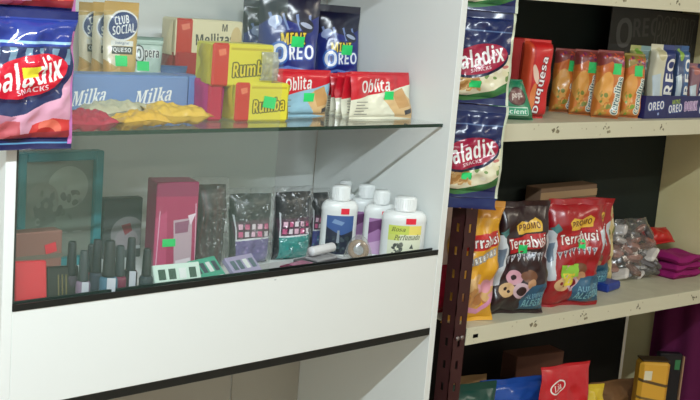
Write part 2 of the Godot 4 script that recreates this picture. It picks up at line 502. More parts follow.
func art_salty_right() -> Image:
	var im := canvas(320, 420, hue(20, 36, 86))
	box(im, 0, 84, 320, 6, hue(92, 116, 160))
	poly(im, [Vector2(0, 300), Vector2(120, 300), Vector2(320, 176), Vector2(320, 350), Vector2(150, 384), Vector2(0, 376)], hue(228, 222, 190))
	bits(im, 8, 298, 170, 60, 70, 15, [hue(206, 164, 104), hue(176, 128, 70), hue(226, 194, 140)], 5)
	bits(im, 200, 240, 110, 90, 16, 13, [hue(226, 220, 180), hue(120, 150, 90), hue(196, 120, 110), hue(240, 236, 214)], 8)
	poly(im, [Vector2(0, 372), Vector2(130, 384), Vector2(250, 350), Vector2(320, 306), Vector2(320, 352), Vector2(220, 396), Vector2(100, 412), Vector2(0, 400)], hue(52, 116, 62))
	poly(im, [Vector2(0, 398), Vector2(130, 410), Vector2(260, 384), Vector2(320, 350), Vector2(320, 420), Vector2(0, 420)], hue(24, 40, 92))
	oval(im, 168, 226, 138, 68, hue(18, 24, 62), -17)
	oval(im, 164, 216, 136, 66, hue(164, 22, 62), -17)
	words(im, "Saladix", 162, 206, 236, 80, WHITE, -16, "Droid Sans", 0.12)
	words(im, "SNACKS", 178, 258, 92, 16, hue(236, 210, 214), -16)
	box(im, 308, 0, 12, 420, hue(206, 214, 190))
	return im

func art_savoury() -> Image:
	var im := canvas(200, 460, hue(198, 164, 96))
	box(im, 0, 0, 200, 40, hue(196, 152, 66))
	poly(im, [Vector2(0, 60), Vector2(70, 50), Vector2(100, 200), Vector2(70, 270), Vector2(0, 240)], hue(226, 214, 184))
	poly(im, [Vector2(0, 240), Vector2(60, 280), Vector2(140, 250), Vector2(200, 330), Vector2(200, 460), Vector2(0, 460)], hue(206, 158, 86))
	poly(im, [Vector2(10, 300), Vector2(90, 270), Vector2(140, 360), Vector2(60, 420)], hue(222, 182, 118))
	oval(im, 106, 98, 92, 64, hue(230, 230, 226), -8)
	oval(im, 106, 98, 84, 56, hue(34, 52, 112), -8)
	words(im, "CLUB", 96, 74, 84, 34, WHITE, -8)
	words(im, "SOCIAL", 110, 112, 132, 38, WHITE, -8)
	box(im, 40, 160, 130, 22, hue(224, 222, 210))
	words(im, "integral", 106, 171, 80, 14, hue(120, 130, 150))
	box(im, 44, 184, 124, 32, hue(50, 48, 46))
	words(im, "QUESO", 106, 200, 108, 22, WHITE)
	return im

func art_wafer_pale() -> Image:
	var im := canvas(220, 470, hue(176, 196, 184))
	box(im, 0, 0, 220, 20, hue(104, 128, 118))
	box(im, 0, 44, 220, 5, hue(120, 144, 132))
	poly(im, [Vector2(0, 270), Vector2(220, 200), Vector2(220, 470), Vector2(0, 470)], hue(206, 206, 190))
	outlined(im, "O", 40, 104, 58, 90, hue(200, 204, 200), hue(36, 38, 40), 9)
	outlined(im, "pera", 130, 112, 104, 66, hue(50, 52, 54), hue(222, 222, 214), 4)
	return im

func art_blue_tray() -> Image:
	var im := canvas(520, 150, hue(112, 140, 190))
	words(im, "Milka", 56, 70, 108, 52, WHITE, -8, "Droid Serif", 0.35)
	words(im, "Milka", 270, 66, 128, 52, WHITE, -8, "Droid Serif", 0.35)
	box(im, 390, 0, 130, 150, hue(104, 134, 190))
	return im

func art_finger_biscuits() -> Image:
	var im := canvas(400, 160, hue(226, 218, 178))
	box(im, 4, 0, 66, 160, hue(196, 36, 30))
	poly(im, [Vector2(20, 26), Vector2(56, 18), Vector2(60, 40), Vector2(28, 50)], hue(226, 120, 96))
	words(im, "Mellizas", 172, 80, 170, 48, hue(58, 56, 52), -3)
	words(im, "M", 214, 30, 24, 30, hue(70, 66, 58))
	oval(im, 268, 84, 26, 60, hue(214, 190, 132))
	box(im, 296, 0, 104, 160, hue(216, 206, 170))
	return im

func art_yellow_biscuits() -> Image:
	var im := canvas(400, 190, hue(222, 212, 56))
	box(im, 0, 0, 74, 190, hue(202, 40, 30))
	poly(im, [Vector2(22, 30), Vector2(58, 22), Vector2(62, 48), Vector2(30, 58)], hue(230, 120, 86))
	box(im, 84, 18, 200, 10, hue(196, 176, 40))
	outlined(im, "Rumba", 186, 108, 176, 66, hue(226, 206, 50), hue(96, 92, 24), 6, -5, "Droid Sans", 0.1)
	box(im, 300, 0, 100, 190, hue(214, 208, 84))
	return im

func art_wafer(base: Color) -> Image:
	var im := canvas(440, 250, base)
	poly(im, [Vector2(0, 0), Vector2(440, 0), Vector2(440, 60), Vector2(300, 96), Vector2(160, 120), Vector2(0, 150)], hue(208, 26, 44))
	poly(im, [Vector2(230, 140), Vector2(360, 90), Vector2(440, 160), Vector2(440, 250), Vector2(330, 240)], hue(222, 186, 132))
	poly(im, [Vector2(300, 110), Vector2(372, 84), Vector2(420, 180), Vector2(340, 196)], hue(206, 158, 98))
	for k in 5: box(im, 30, 158 + k * 16, 90 - (k % 2) * 24, 4, hue(120, 120, 110))
	poly(im, [Vector2(376, 206), Vector2(430, 192), Vector2(432, 218), Vector2(384, 230)], hue(60, 60, 64))
	words(im, "Oblita", 172, 72, 206, 70, WHITE, -4, "Droid Sans")
	return im

func art_mini_sandwich() -> Image:
	var im := canvas(300, 500, hue(26, 42, 122))
	poly(im, [Vector2(0, 0), Vector2(300, 0), Vector2(300, 110), Vector2(200, 150), Vector2(60, 120), Vector2(0, 160)], hue(12, 16, 46))
	for k in 4: poly(im, [Vector2(36 + k * 66, 110), Vector2(50 + k * 66, 106), Vector2(76 + k * 60, 170), Vector2(66 + k * 60, 172)], hue(120, 140, 190))
	oval(im, 70, 140, 34, 22, hue(150, 166, 206), -20)
	oval(im, 226, 150, 42, 28, hue(30, 36, 56), 14)
	oval(im, 226, 150, 34, 10, hue(170, 180, 204), 14)
	poly(im, [Vector2(0, 340), Vector2(140, 310), Vector2(300, 330), Vector2(300, 342), Vector2(140, 322), Vector2(0, 352)], hue(100, 130, 200))
	bits(im, 20, 360, 260, 110, 22, 20, [hue(16, 22, 60), hue(36, 56, 140), hue(20, 30, 84)], 14)
	outlined(im, "MINI", 160, 204, 130, 46, hue(236, 206, 60), hue(50, 44, 30), 5, -3)
	outlined(im, "O", 92, 262, 76, 74, hue(240, 244, 250), hue(60, 110, 190), 10, -3)
	outlined(im, "REO", 208, 256, 132, 56, hue(240, 244, 250), hue(40, 70, 160), 6, -3)
	return im

func art_upright_red() -> Image:
	var im := canvas(200, 460, hue(206, 30, 34))
	box(im, 0, 0, 40, 460, hue(214, 76, 44))
	box(im, 40, 0, 14, 460, hue(190, 24, 30))
	oval(im, 70, 200, 20, 60, hue(232, 200, 180), -20)
	oval(im, 64, 330, 22, 80, hue(226, 130, 70), 6)
	outlined(im, "Duquesa", 116, 262, 330, 60, hue(244, 240, 240), hue(120, 20, 30), 5, -84)
	return im

func art_cereal(top: Color, low: Color) -> Image:
	var im := canvas(200, 460, hue(214, 126, 54))
	box(im, 0, 0, 200, 110, top)
	poly(im, [Vector2(0, 110), Vector2(90, 70), Vector2(200, 116), Vector2(200, 150), Vector2(0, 150)], hue(206, 110, 50))
	oval(im, 60, 250, 60, 110, hue(232, 168, 84), 8)
	bits(im, 10, 280, 110, 160, 26, 16, [hue(196, 150, 60), low, hue(226, 170, 90)], 3)
	bits(im, 20, 20, 170, 60, 20, 12, [hue(120, 40, 90), hue(214, 90, 60), hue(150, 60, 110)], 6)
	outlined(im, "Cerealitas", 152, 300, 250, 44, hue(40, 84, 96), hue(226, 234, 220), 8, -84, "Droid Serif", 0.1)
	return im

func art_sandwich_pack(base: Color, band: Color, dot: Color) -> Image:
	var im := canvas(200, 460, base)
	box(im, 96, 0, 104, 460, band)
	poly(im, [Vector2(10, 200), Vector2(70, 180), Vector2(80, 380), Vector2(20, 400)], hue(196, 212, 220))
	oval(im, 60, 60, 30, 40, dot)
	words(im, "OREO", 148, 250, 330, 76, WHITE, -88)
	oval(im, 148, 392, 12, 16, band)
	return im

func art_tray() -> Image:
	var im := canvas(600, 96, hue(28, 34, 96))
	outlined(im, "OREO", 66, 42, 96, 34, WHITE, hue(60, 90, 170), 3, -5)
	oval(im, 84, 76, 6, 6, hue(150, 170, 220))
	words(im, "MINI", 192, 26, 50, 20, hue(170, 200, 60), -5)
	outlined(im, "OREO", 190, 54, 84, 34, WHITE, hue(60, 90, 170), 3, -5)
	outlined(im, "DUNK", 292, 44, 84, 38, hue(150, 120, 176), hue(220, 200, 230), 3, -3)
	outlined(im, "OREO", 396, 58, 90, 34, WHITE, hue(60, 90, 170), 3, -5)
	box(im, 450, 0, 150, 96, hue(28, 34, 96))
	return im

func art_header() -> Image:
	var im := canvas(512, 310, hue(24, 25, 34))
	words(im, "O", 76, 76, 84, 92, hue(98, 98, 102), -6)
	words(im, "REO", 196, 54, 150, 58, hue(72, 72, 78), -4)
	outlined(im, "POPULI", 360, 66, 220, 92, hue(30, 30, 38), hue(76, 76, 80), 5, 2)
	return im

func art_variety(base: Color, dark: Color) -> Image:
	var im := canvas(300, 460, base)
	poly(im, [Vector2(0, 130), Vector2(30, 120), Vector2(46, 200), Vector2(36, 330), Vector2(0, 340)], hue(206, 214, 220))
	poly(im, [Vector2(4, 190), Vector2(34, 176), Vector2(30, 250), Vector2(10, 262)], hue(110, 130, 150))
	poly(im, [Vector2(4, 120), Vector2(34, 96), Vector2(54, 126), Vector2(30, 140)], hue(70, 130, 130))
	poly(im, [Vector2(254, 130), Vector2(290, 110), Vector2(300, 240), Vector2(270, 220)], hue(200, 206, 214))
	poly(im, [Vector2(84, 92), Vector2(110, 74), Vector2(150, 80), Vector2(200, 62), Vector2(230, 76), Vector2(226, 112), Vector2(180, 118), Vector2(100, 126)], hue(226, 182, 60))
	words(im, "PROMO", 158, 94, 116, 24, hue(90, 40, 20), -6)
	poly(im, [Vector2(50, 150), Vector2(150, 126), Vector2(246, 118), Vector2(250, 166), Vector2(60, 206)], hue(190, 30, 40))
	outlined(im, "Terrabusi", 150, 156, 190, 44, WHITE, hue(150, 20, 30), 4, -6)
	for k in 8:
		var a := Vector2(58 + k * 24, 232 - 9 * sin(k * 0.45) - k * 2.5)
		poly(im, [a + Vector2(-10, -16), a + Vector2(12, -20), a + Vector2(2, 16)], hue(196, 200, 206))
		words(im, "VARIEDAD"[k], a.x, a.y - 8, 11, 15, hue(60, 64, 90))
	oval(im, 104, 300, 36, 30, hue(214, 160, 176)); oval(im, 104, 300, 14, 11, dark)
	oval(im, 74, 350, 40, 30, hue(214, 178, 130)); oval(im, 64, 344, 9, 7, dark); oval(im, 84, 356, 8, 6, dark)
	oval(im, 170, 290, 36, 26, hue(120, 76, 50)); oval(im, 140, 352, 34, 34, hue(210, 180, 190), 20)
	oval(im, 140, 352, 20, 20, dark); oval(im, 180, 320, 24, 20, hue(196, 150, 110))
	poly(im, [Vector2(150, 380), Vector2(180, 330), Vector2(270, 316), Vector2(300, 340), Vector2(300, 440), Vector2(160, 440)], hue(36, 92, 124))
	words(im, "ALUMNOS", 226, 372, 110, 22, hue(120, 170, 190), -5)
	words(im, "ALEGRIA", 228, 404, 118, 34, hue(130, 190, 200), -5)
	return im

func art_lemon_variety() -> Image:
	var im := canvas(300, 560, hue(226, 166, 34))
	box(im, 0, 0, 300, 70, hue(206, 140, 40))
	poly(im, [Vector2(60, 150), Vector2(270, 128), Vector2(276, 200), Vector2(60, 226)], hue(200, 34, 34))
	outlined(im, "Terrabusi", 168, 176, 200, 52, WHITE, hue(150, 20, 30), 4, -6)
	for k in 8:
		var a := Vector2(70 + k * 27, 280 - k * 7.0)
		poly(im, [a + Vector2(-12, -18), a + Vector2(13, -22), a + Vector2(13, 14), a + Vector2(-12, 18)], hue(150, 150, 150))
		words(im, "VARIEDAD"[k], a.x, a.y - 2, 14, 22, hue(246, 246, 240), -14)
	bits(im, 60, 350, 220, 130, 34, 34, [hue(226, 160, 176), hue(206, 150, 90), hue(240, 190, 200), hue(190, 130, 76), hue(222, 180, 120)], 12)
	poly(im, [Vector2(80, 470), Vector2(200, 500), Vector2(290, 440), Vector2(290, 470), Vector2(200, 526), Vector2(80, 500)], hue(224, 150, 190))
	return im

func art_talc(kind: int) -> Image:
	var im := canvas(200, 240, hue(232, 234, 214))
	if kind == 0:
		box(im, 0, 0, 200, 60, hue(200, 214, 90)); box(im, 120, 0, 80, 70, hue(238, 222, 110)); box(im, 0, 60, 200, 180, hue(226, 230, 204))
		box(im, 0, 60, 70, 40, hue(206, 216, 110))
		words(im, "Rosa", 62, 26, 80, 28, hue(110, 116, 50), 0, "Droid Serif", 0.25)
		words(im, "Perfumado", 118, 76, 150, 36, hue(90, 100, 60), -2, "Droid Serif", 0.25)
		bits(im, 34, 120, 50, 100, 26, 11, [hue(70, 76, 70), hue(110, 116, 104)], 4)
		poly(im, [Vector2(128, 150), Vector2(142, 120), Vector2(152, 152)], hue(80, 86, 80)); poly(im, [Vector2(152, 200), Vector2(166, 168), Vector2(178, 200)], hue(90, 96, 90))
	elif kind == 1:
		im.fill(hue(36, 44, 62))
		poly(im, [Vector2(0, 0), Vector2(200, 0), Vector2(200, 90), Vector2(110, 120), Vector2(0, 70)], hue(58, 92, 150))
		poly(im, [Vector2(60, 20), Vector2(130, 40), Vector2(110, 60), Vector2(40, 44)], hue(120, 150, 190))
		poly(im, [Vector2(84, 90), Vector2(98, 90), Vector2(104, 220), Vector2(78, 220)], hue(150, 160, 170))
		bits(im, 10, 130, 180, 90, 24, 13, [hue(26, 34, 40), hue(52, 66, 70), hue(70, 84, 90)], 9)
	else:
		im.fill(hue(170, 122, 172))
		poly(im, [Vector2(0, 30), Vector2(120, 0), Vector2(200, 60), Vector2(200, 110), Vector2(80, 70), Vector2(0, 110)], hue(110, 60, 110))
		poly(im, [Vector2(0, 170), Vector2(200, 120), Vector2(200, 240), Vector2(0, 240)], hue(206, 170, 206))
	return im

func art_phone_box() -> Image:
	var im := canvas(300, 400, hue(176, 48, 96))
	box(im, 0, 0, 300, 60, hue(150, 46, 90))
	poly(im, [Vector2(0, 150), Vector2(60, 120), Vector2(70, 400), Vector2(0, 400)], hue(196, 70, 116))
	for e in [[20, 120, 10, 380], [20, 120, 90, 110], [210, 90, 222, 380]]:
		poly(im, [Vector2(e[0], e[1]), Vector2(e[0] + 5, e[1]), Vector2(e[2] + 5, e[3]), Vector2(e[2], e[3] + 4)], hue(226, 180, 200))
	poly(im, [Vector2(96, 160), Vector2(196, 150), Vector2(204, 384), Vector2(112, 390)], hue(196, 170, 180))
	poly(im, [Vector2(104, 170), Vector2(180, 160), Vector2(176, 210), Vector2(108, 216)], hue(150, 90, 120))
	poly(im, [Vector2(172, 140), Vector2(216, 130), Vector2(190, 180)], hue(240, 220, 230))
	poly(im, [Vector2(116, 330), Vector2(196, 318), Vector2(200, 372), Vector2(120, 380)], hue(230, 220, 226))
	box(im, 225, 0, 75, 400, hue(150, 40, 84))
	return im

func art_gift_set(low: Color, low2: Color) -> Image:
	var im := canvas(220, 320, hue(34, 40, 40))
	poly(im, [Vector2(0, 120), Vector2(220, 110), Vector2(214, 196), Vector2(14, 204)], hue(70, 34, 56))
	for k in 5:
		for j in 2:
			box(im, 28 + k * 36, 132 + j * 34, 24, 24, [hue(236, 190, 210), hue(214, 90, 140), hue(240, 230, 236)][(k + j) % 3])
	poly(im, [Vector2(14, 204), Vector2(214, 196), Vector2(210, 320), Vector2(20, 320)], low)
	bits(im, 24, 214, 170, 80, 30, 9, [low2, low], 2)
	for e in [[8, 90, 16, 206], [208, 84, 214, 198]]:
		poly(im, [Vector2(e[0], e[1]), Vector2(e[0] + 6, e[1]), Vector2(e[2] + 6, e[3]), Vector2(e[2], e[3])], hue(226, 230, 232))
	poly(im, [Vector2(14, 200), Vector2(216, 192), Vector2(216, 199), Vector2(14, 208)], hue(226, 230, 232))
	return im

func art_strands() -> Image:
	var im := canvas(200, 320, hue(40, 34, 34))
	var g := RandomNumberGenerator.new()
	g.seed = 4
	for k in 60:
		var x := g.randf() * 200.0
		var d := g.randf_range(-30, 30)
		poly(im, [Vector2(x, 0), Vector2(x + 3, 0), Vector2(x + d + 3, 320), Vector2(x + d, 320)], [hue(64, 46, 44), hue(28, 24, 26), hue(96, 44, 40), hue(52, 50, 50)][k % 4])
	return im

func art_framed() -> Image:
	var im := canvas(300, 320, hue(124, 136, 124))
	oval(im, 190, 90, 90, 70, hue(152, 164, 150)); oval(im, 80, 130, 70, 60, hue(134, 142, 130))
	poly(im, [Vector2(40, 150), Vector2(130, 100), Vector2(140, 200), Vector2(60, 220)], hue(106, 114, 106))
	bits(im, 60, 90, 200, 110, 26, 12, [hue(110, 120, 108), hue(98, 104, 96), hue(140, 150, 138)], 7)
	poly(im, [Vector2(0, 240), Vector2(300, 220), Vector2(300, 320), Vector2(0, 320)], hue(130, 136, 124))
	for k in 4: box(im, 20 + k * 66, 236, 40, 4, hue(160, 166, 156))
	return im

func art_emblem() -> Image:
	var im := canvas(200, 220, hue(74, 80, 80))
	oval(im, 96, 130, 66, 62, hue(140, 138, 138)); oval(im, 92, 150, 44, 36, hue(160, 150, 154))
	poly(im, [Vector2(70, 100), Vector2(104, 92), Vector2(112, 120), Vector2(86, 136)], hue(150, 40, 60))
	box(im, 120, 176, 28, 12, hue(200, 204, 204))
	box(im, 152, 0, 48, 220, hue(60, 66, 66))
	return im

func art_palette(base: Color, cell: Color) -> Image:
	var im := canvas(240, 120, base)
	for k in 3:
		for j in 2:
			box(im, 24 + k * 44, 22 + j * 46, 34, 34, hue(226, 234, 228))
			box(im, 28 + k * 44, 26 + j * 46, 26, 26, cell if (k + j) % 2 else hue(120, 140, 130))
	return im

func art_low_red() -> Image:
	var im := canvas(240, 360, hue(200, 24, 38))
	oval(im, 70, 72, 40, 24, WHITE, -12); oval(im, 70, 72, 34, 19, hue(200, 24, 38), -12)
	words(im, "Lia", 70, 72, 42, 24, WHITE, -12, "Droid Serif")
	poly(im, [Vector2(0, 120), Vector2(60, 110), Vector2(40, 200), Vector2(0, 220)], hue(226, 190, 190))
	return im

func art_tape_box() -> Image:
	var im := canvas(240, 260, hue(222, 166, 46))
	poly(im, [Vector2(0, 74), Vector2(180, 100), Vector2(180, 112), Vector2(0, 86)], hue(90, 66, 30))
	box(im, 26, 40, 46, 40, hue(226, 220, 190))
	poly(im, [Vector2(0, 150), Vector2(180, 170), Vector2(180, 180), Vector2(0, 160)], hue(120, 90, 40))
	box(im, 180, 0, 60, 260, hue(190, 138, 40))
	return im

func art_lip() -> Image:
	var im := canvas(1024, 40, hue(214, 212, 186))
	bits(im, 0, 4, 1024, 32, 26, 2.4, [hue(190, 186, 158), hue(176, 170, 140), hue(222, 220, 196)], 21)
	for x in [165, 340, 560, 800, 930]:
		bits(im, x, 10, 26, 16, 7, 3.4, [hue(120, 112, 84), hue(150, 142, 112), hue(100, 96, 74)], x)
	return im

func art_green_bag() -> Image:
	var im := canvas(320, 240, hue(28, 132, 94))
	oval(im, 196, 96, 76, 54, hue(60, 40, 40))
	oval(im, 196, 96, 68, 46, hue(112, 66, 66))
	words(im, "pops", 196, 96, 90, 40, hue(226, 214, 206), -6)
	box(im, 60, 158, 210, 52, hue(206, 236, 220)); box(im, 66, 164, 198, 40, hue(60, 170, 130))
	words(im, "crecient", 164, 184, 180, 30, hue(232, 244, 236))
	poly(im, [Vector2(20, 70), Vector2(90, 60), Vector2(110, 130), Vector2(40, 140)], hue(226, 226, 110))
	return im

# ---------------------------------------------------------------- furniture
func punched(st: SurfaceTool, corner: Vector3, along: Vector3, across: Vector3, thick: Vector3, length: float, width: float, pitch: float, slot: Vector2) -> void:
	# steel strip with a row of slots: two side bars and bridges between the slots
	var bar := func(a0: float, a1: float, c0: float, c1: float) -> void:
		var p := corner + along * a0 + across * c0
		var q := corner + along * a1 + across * c1 + thick
		add_slab(st, p.min(q), p.max(q))
	var c0 := (width - slot.x) / 2.0
	bar.call(0.0, length, 0.0, c0)
	bar.call(0.0, length, c0 + slot.x, width)
	var y := 0.0
	while y < length:
		bar.call(y, minf(y + pitch - slot.y, length), c0, c0 + slot.x)
		y += pitch

func upright(x: float, z: float, sx: float, sz: float) -> ArrayMesh:
	var st := begin()
	punched(st, Vector3(x, 0, z), Vector3.UP, Vector3(sx, 0, 0), Vector3(0, 0, sz * 0.002), 2.0, 0.038, 0.05, Vector2(0.008, 0.018))
	punched(st, Vector3(x, 0, z), Vector3.UP, Vector3(0, 0, sz), Vector3(sx * 0.002, 0, 0), 2.0, 0.038, 0.05, Vector2(0.008, 0.018))
	return done(st)

func rack_shelf(rack: Node3D, y0: float, y1: float, lip: float, steel: Material, lipm: Material) -> void:
	# a folded steel tray: deck plus a front lip with a bolt slot, a little out of level
	var x0 := 1.083
	var x1 := 2.24
	var tilt := rad_to_deg(atan2(y1 - y0, 2.036 - 1.07))
	var w := x1 - x0
	var d := 0.285
	var pivot := Vector3(x0, y0 + (y1 - y0) * (x0 - 1.07) / 0.966, 0)
	var shelf := part(rack, "shelf", slab(Vector3(0, -0.003, RACK_Z - d), Vector3(w, 0, RACK_Z - 0.001), 0.0004), steel, pivot, Vector3(0, 0, tilt))
	var st := begin()
	var zf := RACK_Z
	add_slab(st, Vector3(0, -lip, zf - 0.002), Vector3(0.022, -0.0005, zf))
	add_slab(st, Vector3(0.022, -lip * 0.42, zf - 0.002), Vector3(0.041, -0.0005, zf))
	add_slab(st, Vector3(0.022, -lip, zf - 0.002), Vector3(0.041, -lip * 0.66, zf))
	add_slab(st, Vector3(0, -lip, zf - 0.012), Vector3(w, -lip + 0.002, zf - 0.001))
	var body := done(st)
	part(shelf, "lip_end", body, lipm)
	var st2 := begin()
	add_block(st2, w - 0.041, lip - 0.0005, 0.002, 0.0004, 1.0, Vector3((w + 0.041) / 2.0, -lip, zf - 0.001))
	part(shelf, "front_lip", done(st2), lipm)

func talc(key: String, label: String, kind: int, white: Material, red: Material, side := true) -> void:
	var p: Array = PLACE[key]
	var o := placed(key, "talc_bottle", label, "bottle", "talc bottles")
	var r: float = p[6] / 2.0
	var h: float = p[7]
	var hb := h * 0.80
	var sz := 0.58
	var prof := [Vector2(0, 0), Vector2(r * 0.92, 0.0), Vector2(r * 0.98, 0.004), Vector2(r, 0.012), Vector2(r, hb - 0.022), Vector2(r * 1.02, hb - 0.02), Vector2(r * 1.02, hb - 0.015), Vector2(r * 0.98, hb - 0.008), Vector2(r * 0.8, hb - 0.001), Vector2(r * 0.45, hb), Vector2(0, hb)]
	part(o, "body", lathe(prof, 1.0, sz, 40), white)
	var rc := r * 0.5
	var cap := [Vector2(0, hb), Vector2(rc, hb), Vector2(rc, hb + 0.003), Vector2(rc * 0.97, hb + 0.004), Vector2(rc * 0.95, h - 0.003), Vector2(rc * 0.86, h), Vector2(0, h)]
	var cm := lathe(cap, 1.0, 0.95, 28)
	var c := part(o, "cap", cm, white)
	var st := begin()
	for k in 28:
		var a := TAU * k / 28.0
		var q := Vector3(sin(a) * rc * 0.97, (hb + h) / 2.0 + 0.001, cos(a) * rc * 0.95 * 0.97)
		add_slab(st, q - Vector3(0.0006, (h - hb) * 0.36, 0.0006), q + Vector3(0.0006, (h - hb) * 0.36, 0.0006))
	part(c, "ribs", done(st), white)
	var lab := func(a0: float, a1: float, y0: float, y1: float, off: float) -> ArrayMesh:
		var s := begin()
		s.set_smooth_group(0)
		for i in 12:
			var t0 := a0 + (a1 - a0) * i / 12.0
			var t1 := a0 + (a1 - a0) * (i + 1) / 12.0
			var f := func(t: float, y: float) -> Vector3: return Vector3(sin(t) * (r + off), y, cos(t) * (r * sz + off))
			quad(s, [f.call(t0, y0), f.call(t1, y0), f.call(t1, y1), f.call(t0, y1)], Vector3(sin(t0), 0, cos(t0)), [Vector2(i / 12.0, 1), Vector2((i + 1) / 12.0, 1), Vector2((i + 1) / 12.0, 0), Vector2(i / 12.0, 0)])
		return done(s)
	part(o, "label", lab.call(-0.85, 0.78, h * 0.08, hb * 0.76, 0.0006), printed(art_talc(kind), 0.35))
	part(o, "price_sticker", lab.call(-0.05, 0.42, hb * 0.79, hb * 0.79 + 0.0115, 0.0012), red)

func polish(key: String, label: String, paint: Color, capc: Color, h: float, r: float, tagged: bool) -> void:
	var p: Array = PLACE[key]
	var o := thing("nail_polish_bottle", label, "nail polish", Vector3(p[0], DECK, p[2]), -30, 0, 0, "nail polish bottles")
	var hb := h * 0.5
	part(o, "bottle", lathe([Vector2(0, 0), Vector2(r * 0.94, 0), Vector2(r, 0.003), Vector2(r, hb - 0.006), Vector2(r * 0.85, hb - 0.002), Vector2(r * 0.45, hb), Vector2(0, hb)], 1.0, 0.9, 24), mat(paint, 0.12))
	part(o, "cap", lathe([Vector2(0, hb - 0.001), Vector2(r * 0.72, hb - 0.001), Vector2(r * 0.7, hb + 0.002), Vector2(r * 0.55, h - 0.002), Vector2(r * 0.45, h), Vector2(0, h)], 1, 1, 20), mat(capc, 0.35))
	if tagged:
		part(o, "label", block(r * 0.9, hb * 0.6, 0.0008, 0.0001), mat(hue(196, 200, 206), 0.6), Vector3(r * 0.3, hb * 0.38, r * 0.9))

func _ready() -> void:
	rng.seed = 11
	# ------------------------------------------------------------ camera, sky, lamps, exposure
	var cam := Camera3D.new()
	cam.name = "camera"
	cam.fov = 19.768
	cam.near = 0.05
	cam.transform = Transform3D(Basis(Vector3(0.7339, 0.0814, 0.6744), Vector3(0.0595, 0.9813, -0.1832), Vector3(-0.6766, 0.1746, 0.7153)).orthonormalized(), Vector3(-0.7527, 1.55, 1.4823))
	add_child(cam)
	cam.current = true
	var we := WorldEnvironment.new()
	we.name = "environment"
	var env := Environment.new()
	env.background_mode = Environment.BG_COLOR
	env.background_color = Color(0, 0, 0)
	env.tonemap_mode = Environment.TONE_MAPPER_LINEAR
	env.tonemap_exposure = 1.0
	env.sdfgi_enabled = true
	env.ssao_enabled = true
	env.ssil_enabled = true
	we.environment = env
	add_child(we)
	lamp(Vector3(-0.6, 2.32, 1.3), "white fluorescent tube lamp hanging before the white cabinet", 4.3, hue(236, 248, 255))
	lamp(Vector3(2.0, 2.32, 1.7), "warm white fluorescent tube lamp hanging before the steel rack", 1.0, hue(255, 246, 226))

	# ------------------------------------------------------------ room
	var plaster := grained(hue(206, 206, 200), hue(218, 218, 212), 0.02, 0.85, 0.7)
	structure("floor", slab(Vector3(-2.2, -0.1, -0.6), Vector3(3.4, 0, 3.1), 0.0), grained(hue(150, 116, 92), hue(172, 138, 112), 0.03, 0.5, 0.9))
	structure("ceiling", slab(Vector3(-2.2, 2.55, -0.6), Vector3(3.4, 2.65, 3.1), 0.0), mat(hue(226, 226, 220), 0.9))
	structure("wall_back", slab(Vector3(-2.2, 0, -0.6), Vector3(3.4, 2.55, -0.46), 0.0), plaster)
	structure("wall_front", slab(Vector3(-2.2, 0, 3.0), Vector3(3.4, 2.55, 3.1), 0.0), plaster)
	structure("wall_left", slab(Vector3(-2.3, 0, -0.6), Vector3(-2.2, 2.55, 3.1), 0.0), plaster)
	structure("wall_right", slab(Vector3(3.3, 0, -0.6), Vector3(3.4, 2.55, 3.1), 0.0), plaster)

	# ------------------------------------------------------------ white display cabinet
	var white := mat(hue(228, 232, 228), 0.42)
	var inner := mat(hue(226, 231, 227), 0.5)
	var black := mat(hue(22, 26, 24), 0.4)
	var cab := thing("display_cabinet", "white melamine display cabinet with glass shelf and black trim", "cabinet", Vector3.ZERO)
	part(cab, "side_panel", slab(Vector3(-0.0165, 0, -0.385), Vector3(0, 2.0, 0)), white)
	part(cab, "side_panel", slab(Vector3(0.899, 0, -0.385), Vector3(0.9155, 2.0, 0)), white)
	part(cab, "back_panel", slab(Vector3(0, 0.0, -0.398), Vector3(0.899, 2.0, -0.386)), inner)
	part(cab, "back_board", slab(Vector3(0, 0.06, -0.386), Vector3(0.7055, 0.88, -0.382), 0.0015), mat(hue(176, 172, 158), 0.7))
	part(cab, "back_board", slab(Vector3(0.7085, 0.06, -0.386), Vector3(0.899, 0.88, -0.382), 0.0015), mat(hue(176, 172, 158), 0.7))
	part(cab, "front_panel", slab(Vector3(0.0003, 0.9135, -0.0165), Vector3(0.8985, 1.0635, -0.0004)), white)
	part(cab, "deck", slab(Vector3(0.0003, DECK - 0.018, -0.385), Vector3(0.8985, DECK, -0.017)), inner)
	part(cab, "under_board", slab(Vector3(0.0003, 0.8985, -0.385), Vector3(0.8985, 0.9128, -0.018)), inner)
	part(cab, "black_edge", slab(Vector3(0.0003, 0.8985, -0.0175), Vector3(0.8985, 0.913, -0.0006)), black)
	part(cab, "bottom_board", slab(Vector3(0.0003, 0.04, -0.385), Vector3(0.8985, 0.058, -0.001)), inner)
	var st := begin()      # black sliding-glass track: base and two thin rails
	add_slab(st, Vector3(0.0003, 1.0636, -0.017), Vector3(0.8985, 1.0665, 0.0012))
	add_slab(st, Vector3(0.0003, 1.0665, -0.0012), Vector3(0.8985, 1.0735, 0.0012))
	add_slab(st, Vector3(0.0003, 1.0665, -0.017), Vector3(0.8985, 1.0735, -0.0146))
	part(cab, "track", done(st), black)
	part(cab, "side_channel", slab(Vector3(0.0002, 1.0736, -0.012), Vector3(0.0045, 1.64, -0.003)), mat(hue(52, 60, 54), 0.4))
	var glass := clear(hue(150, 205, 182), 0.03, 0.02)
	part(cab, "glass_door", slab(Vector3(0.005, 1.067, -0.0105), Vector3(0.478, 1.64, -0.0065), 0.0002), glass)
	var shelf := part(cab, "glass_shelf", slab(Vector3(0.001, SHELF - 0.006, -0.384), Vector3(0.898, SHELF, -0.0195), 0.0), clear(hue(170, 196, 186), 0.06, 0.04))
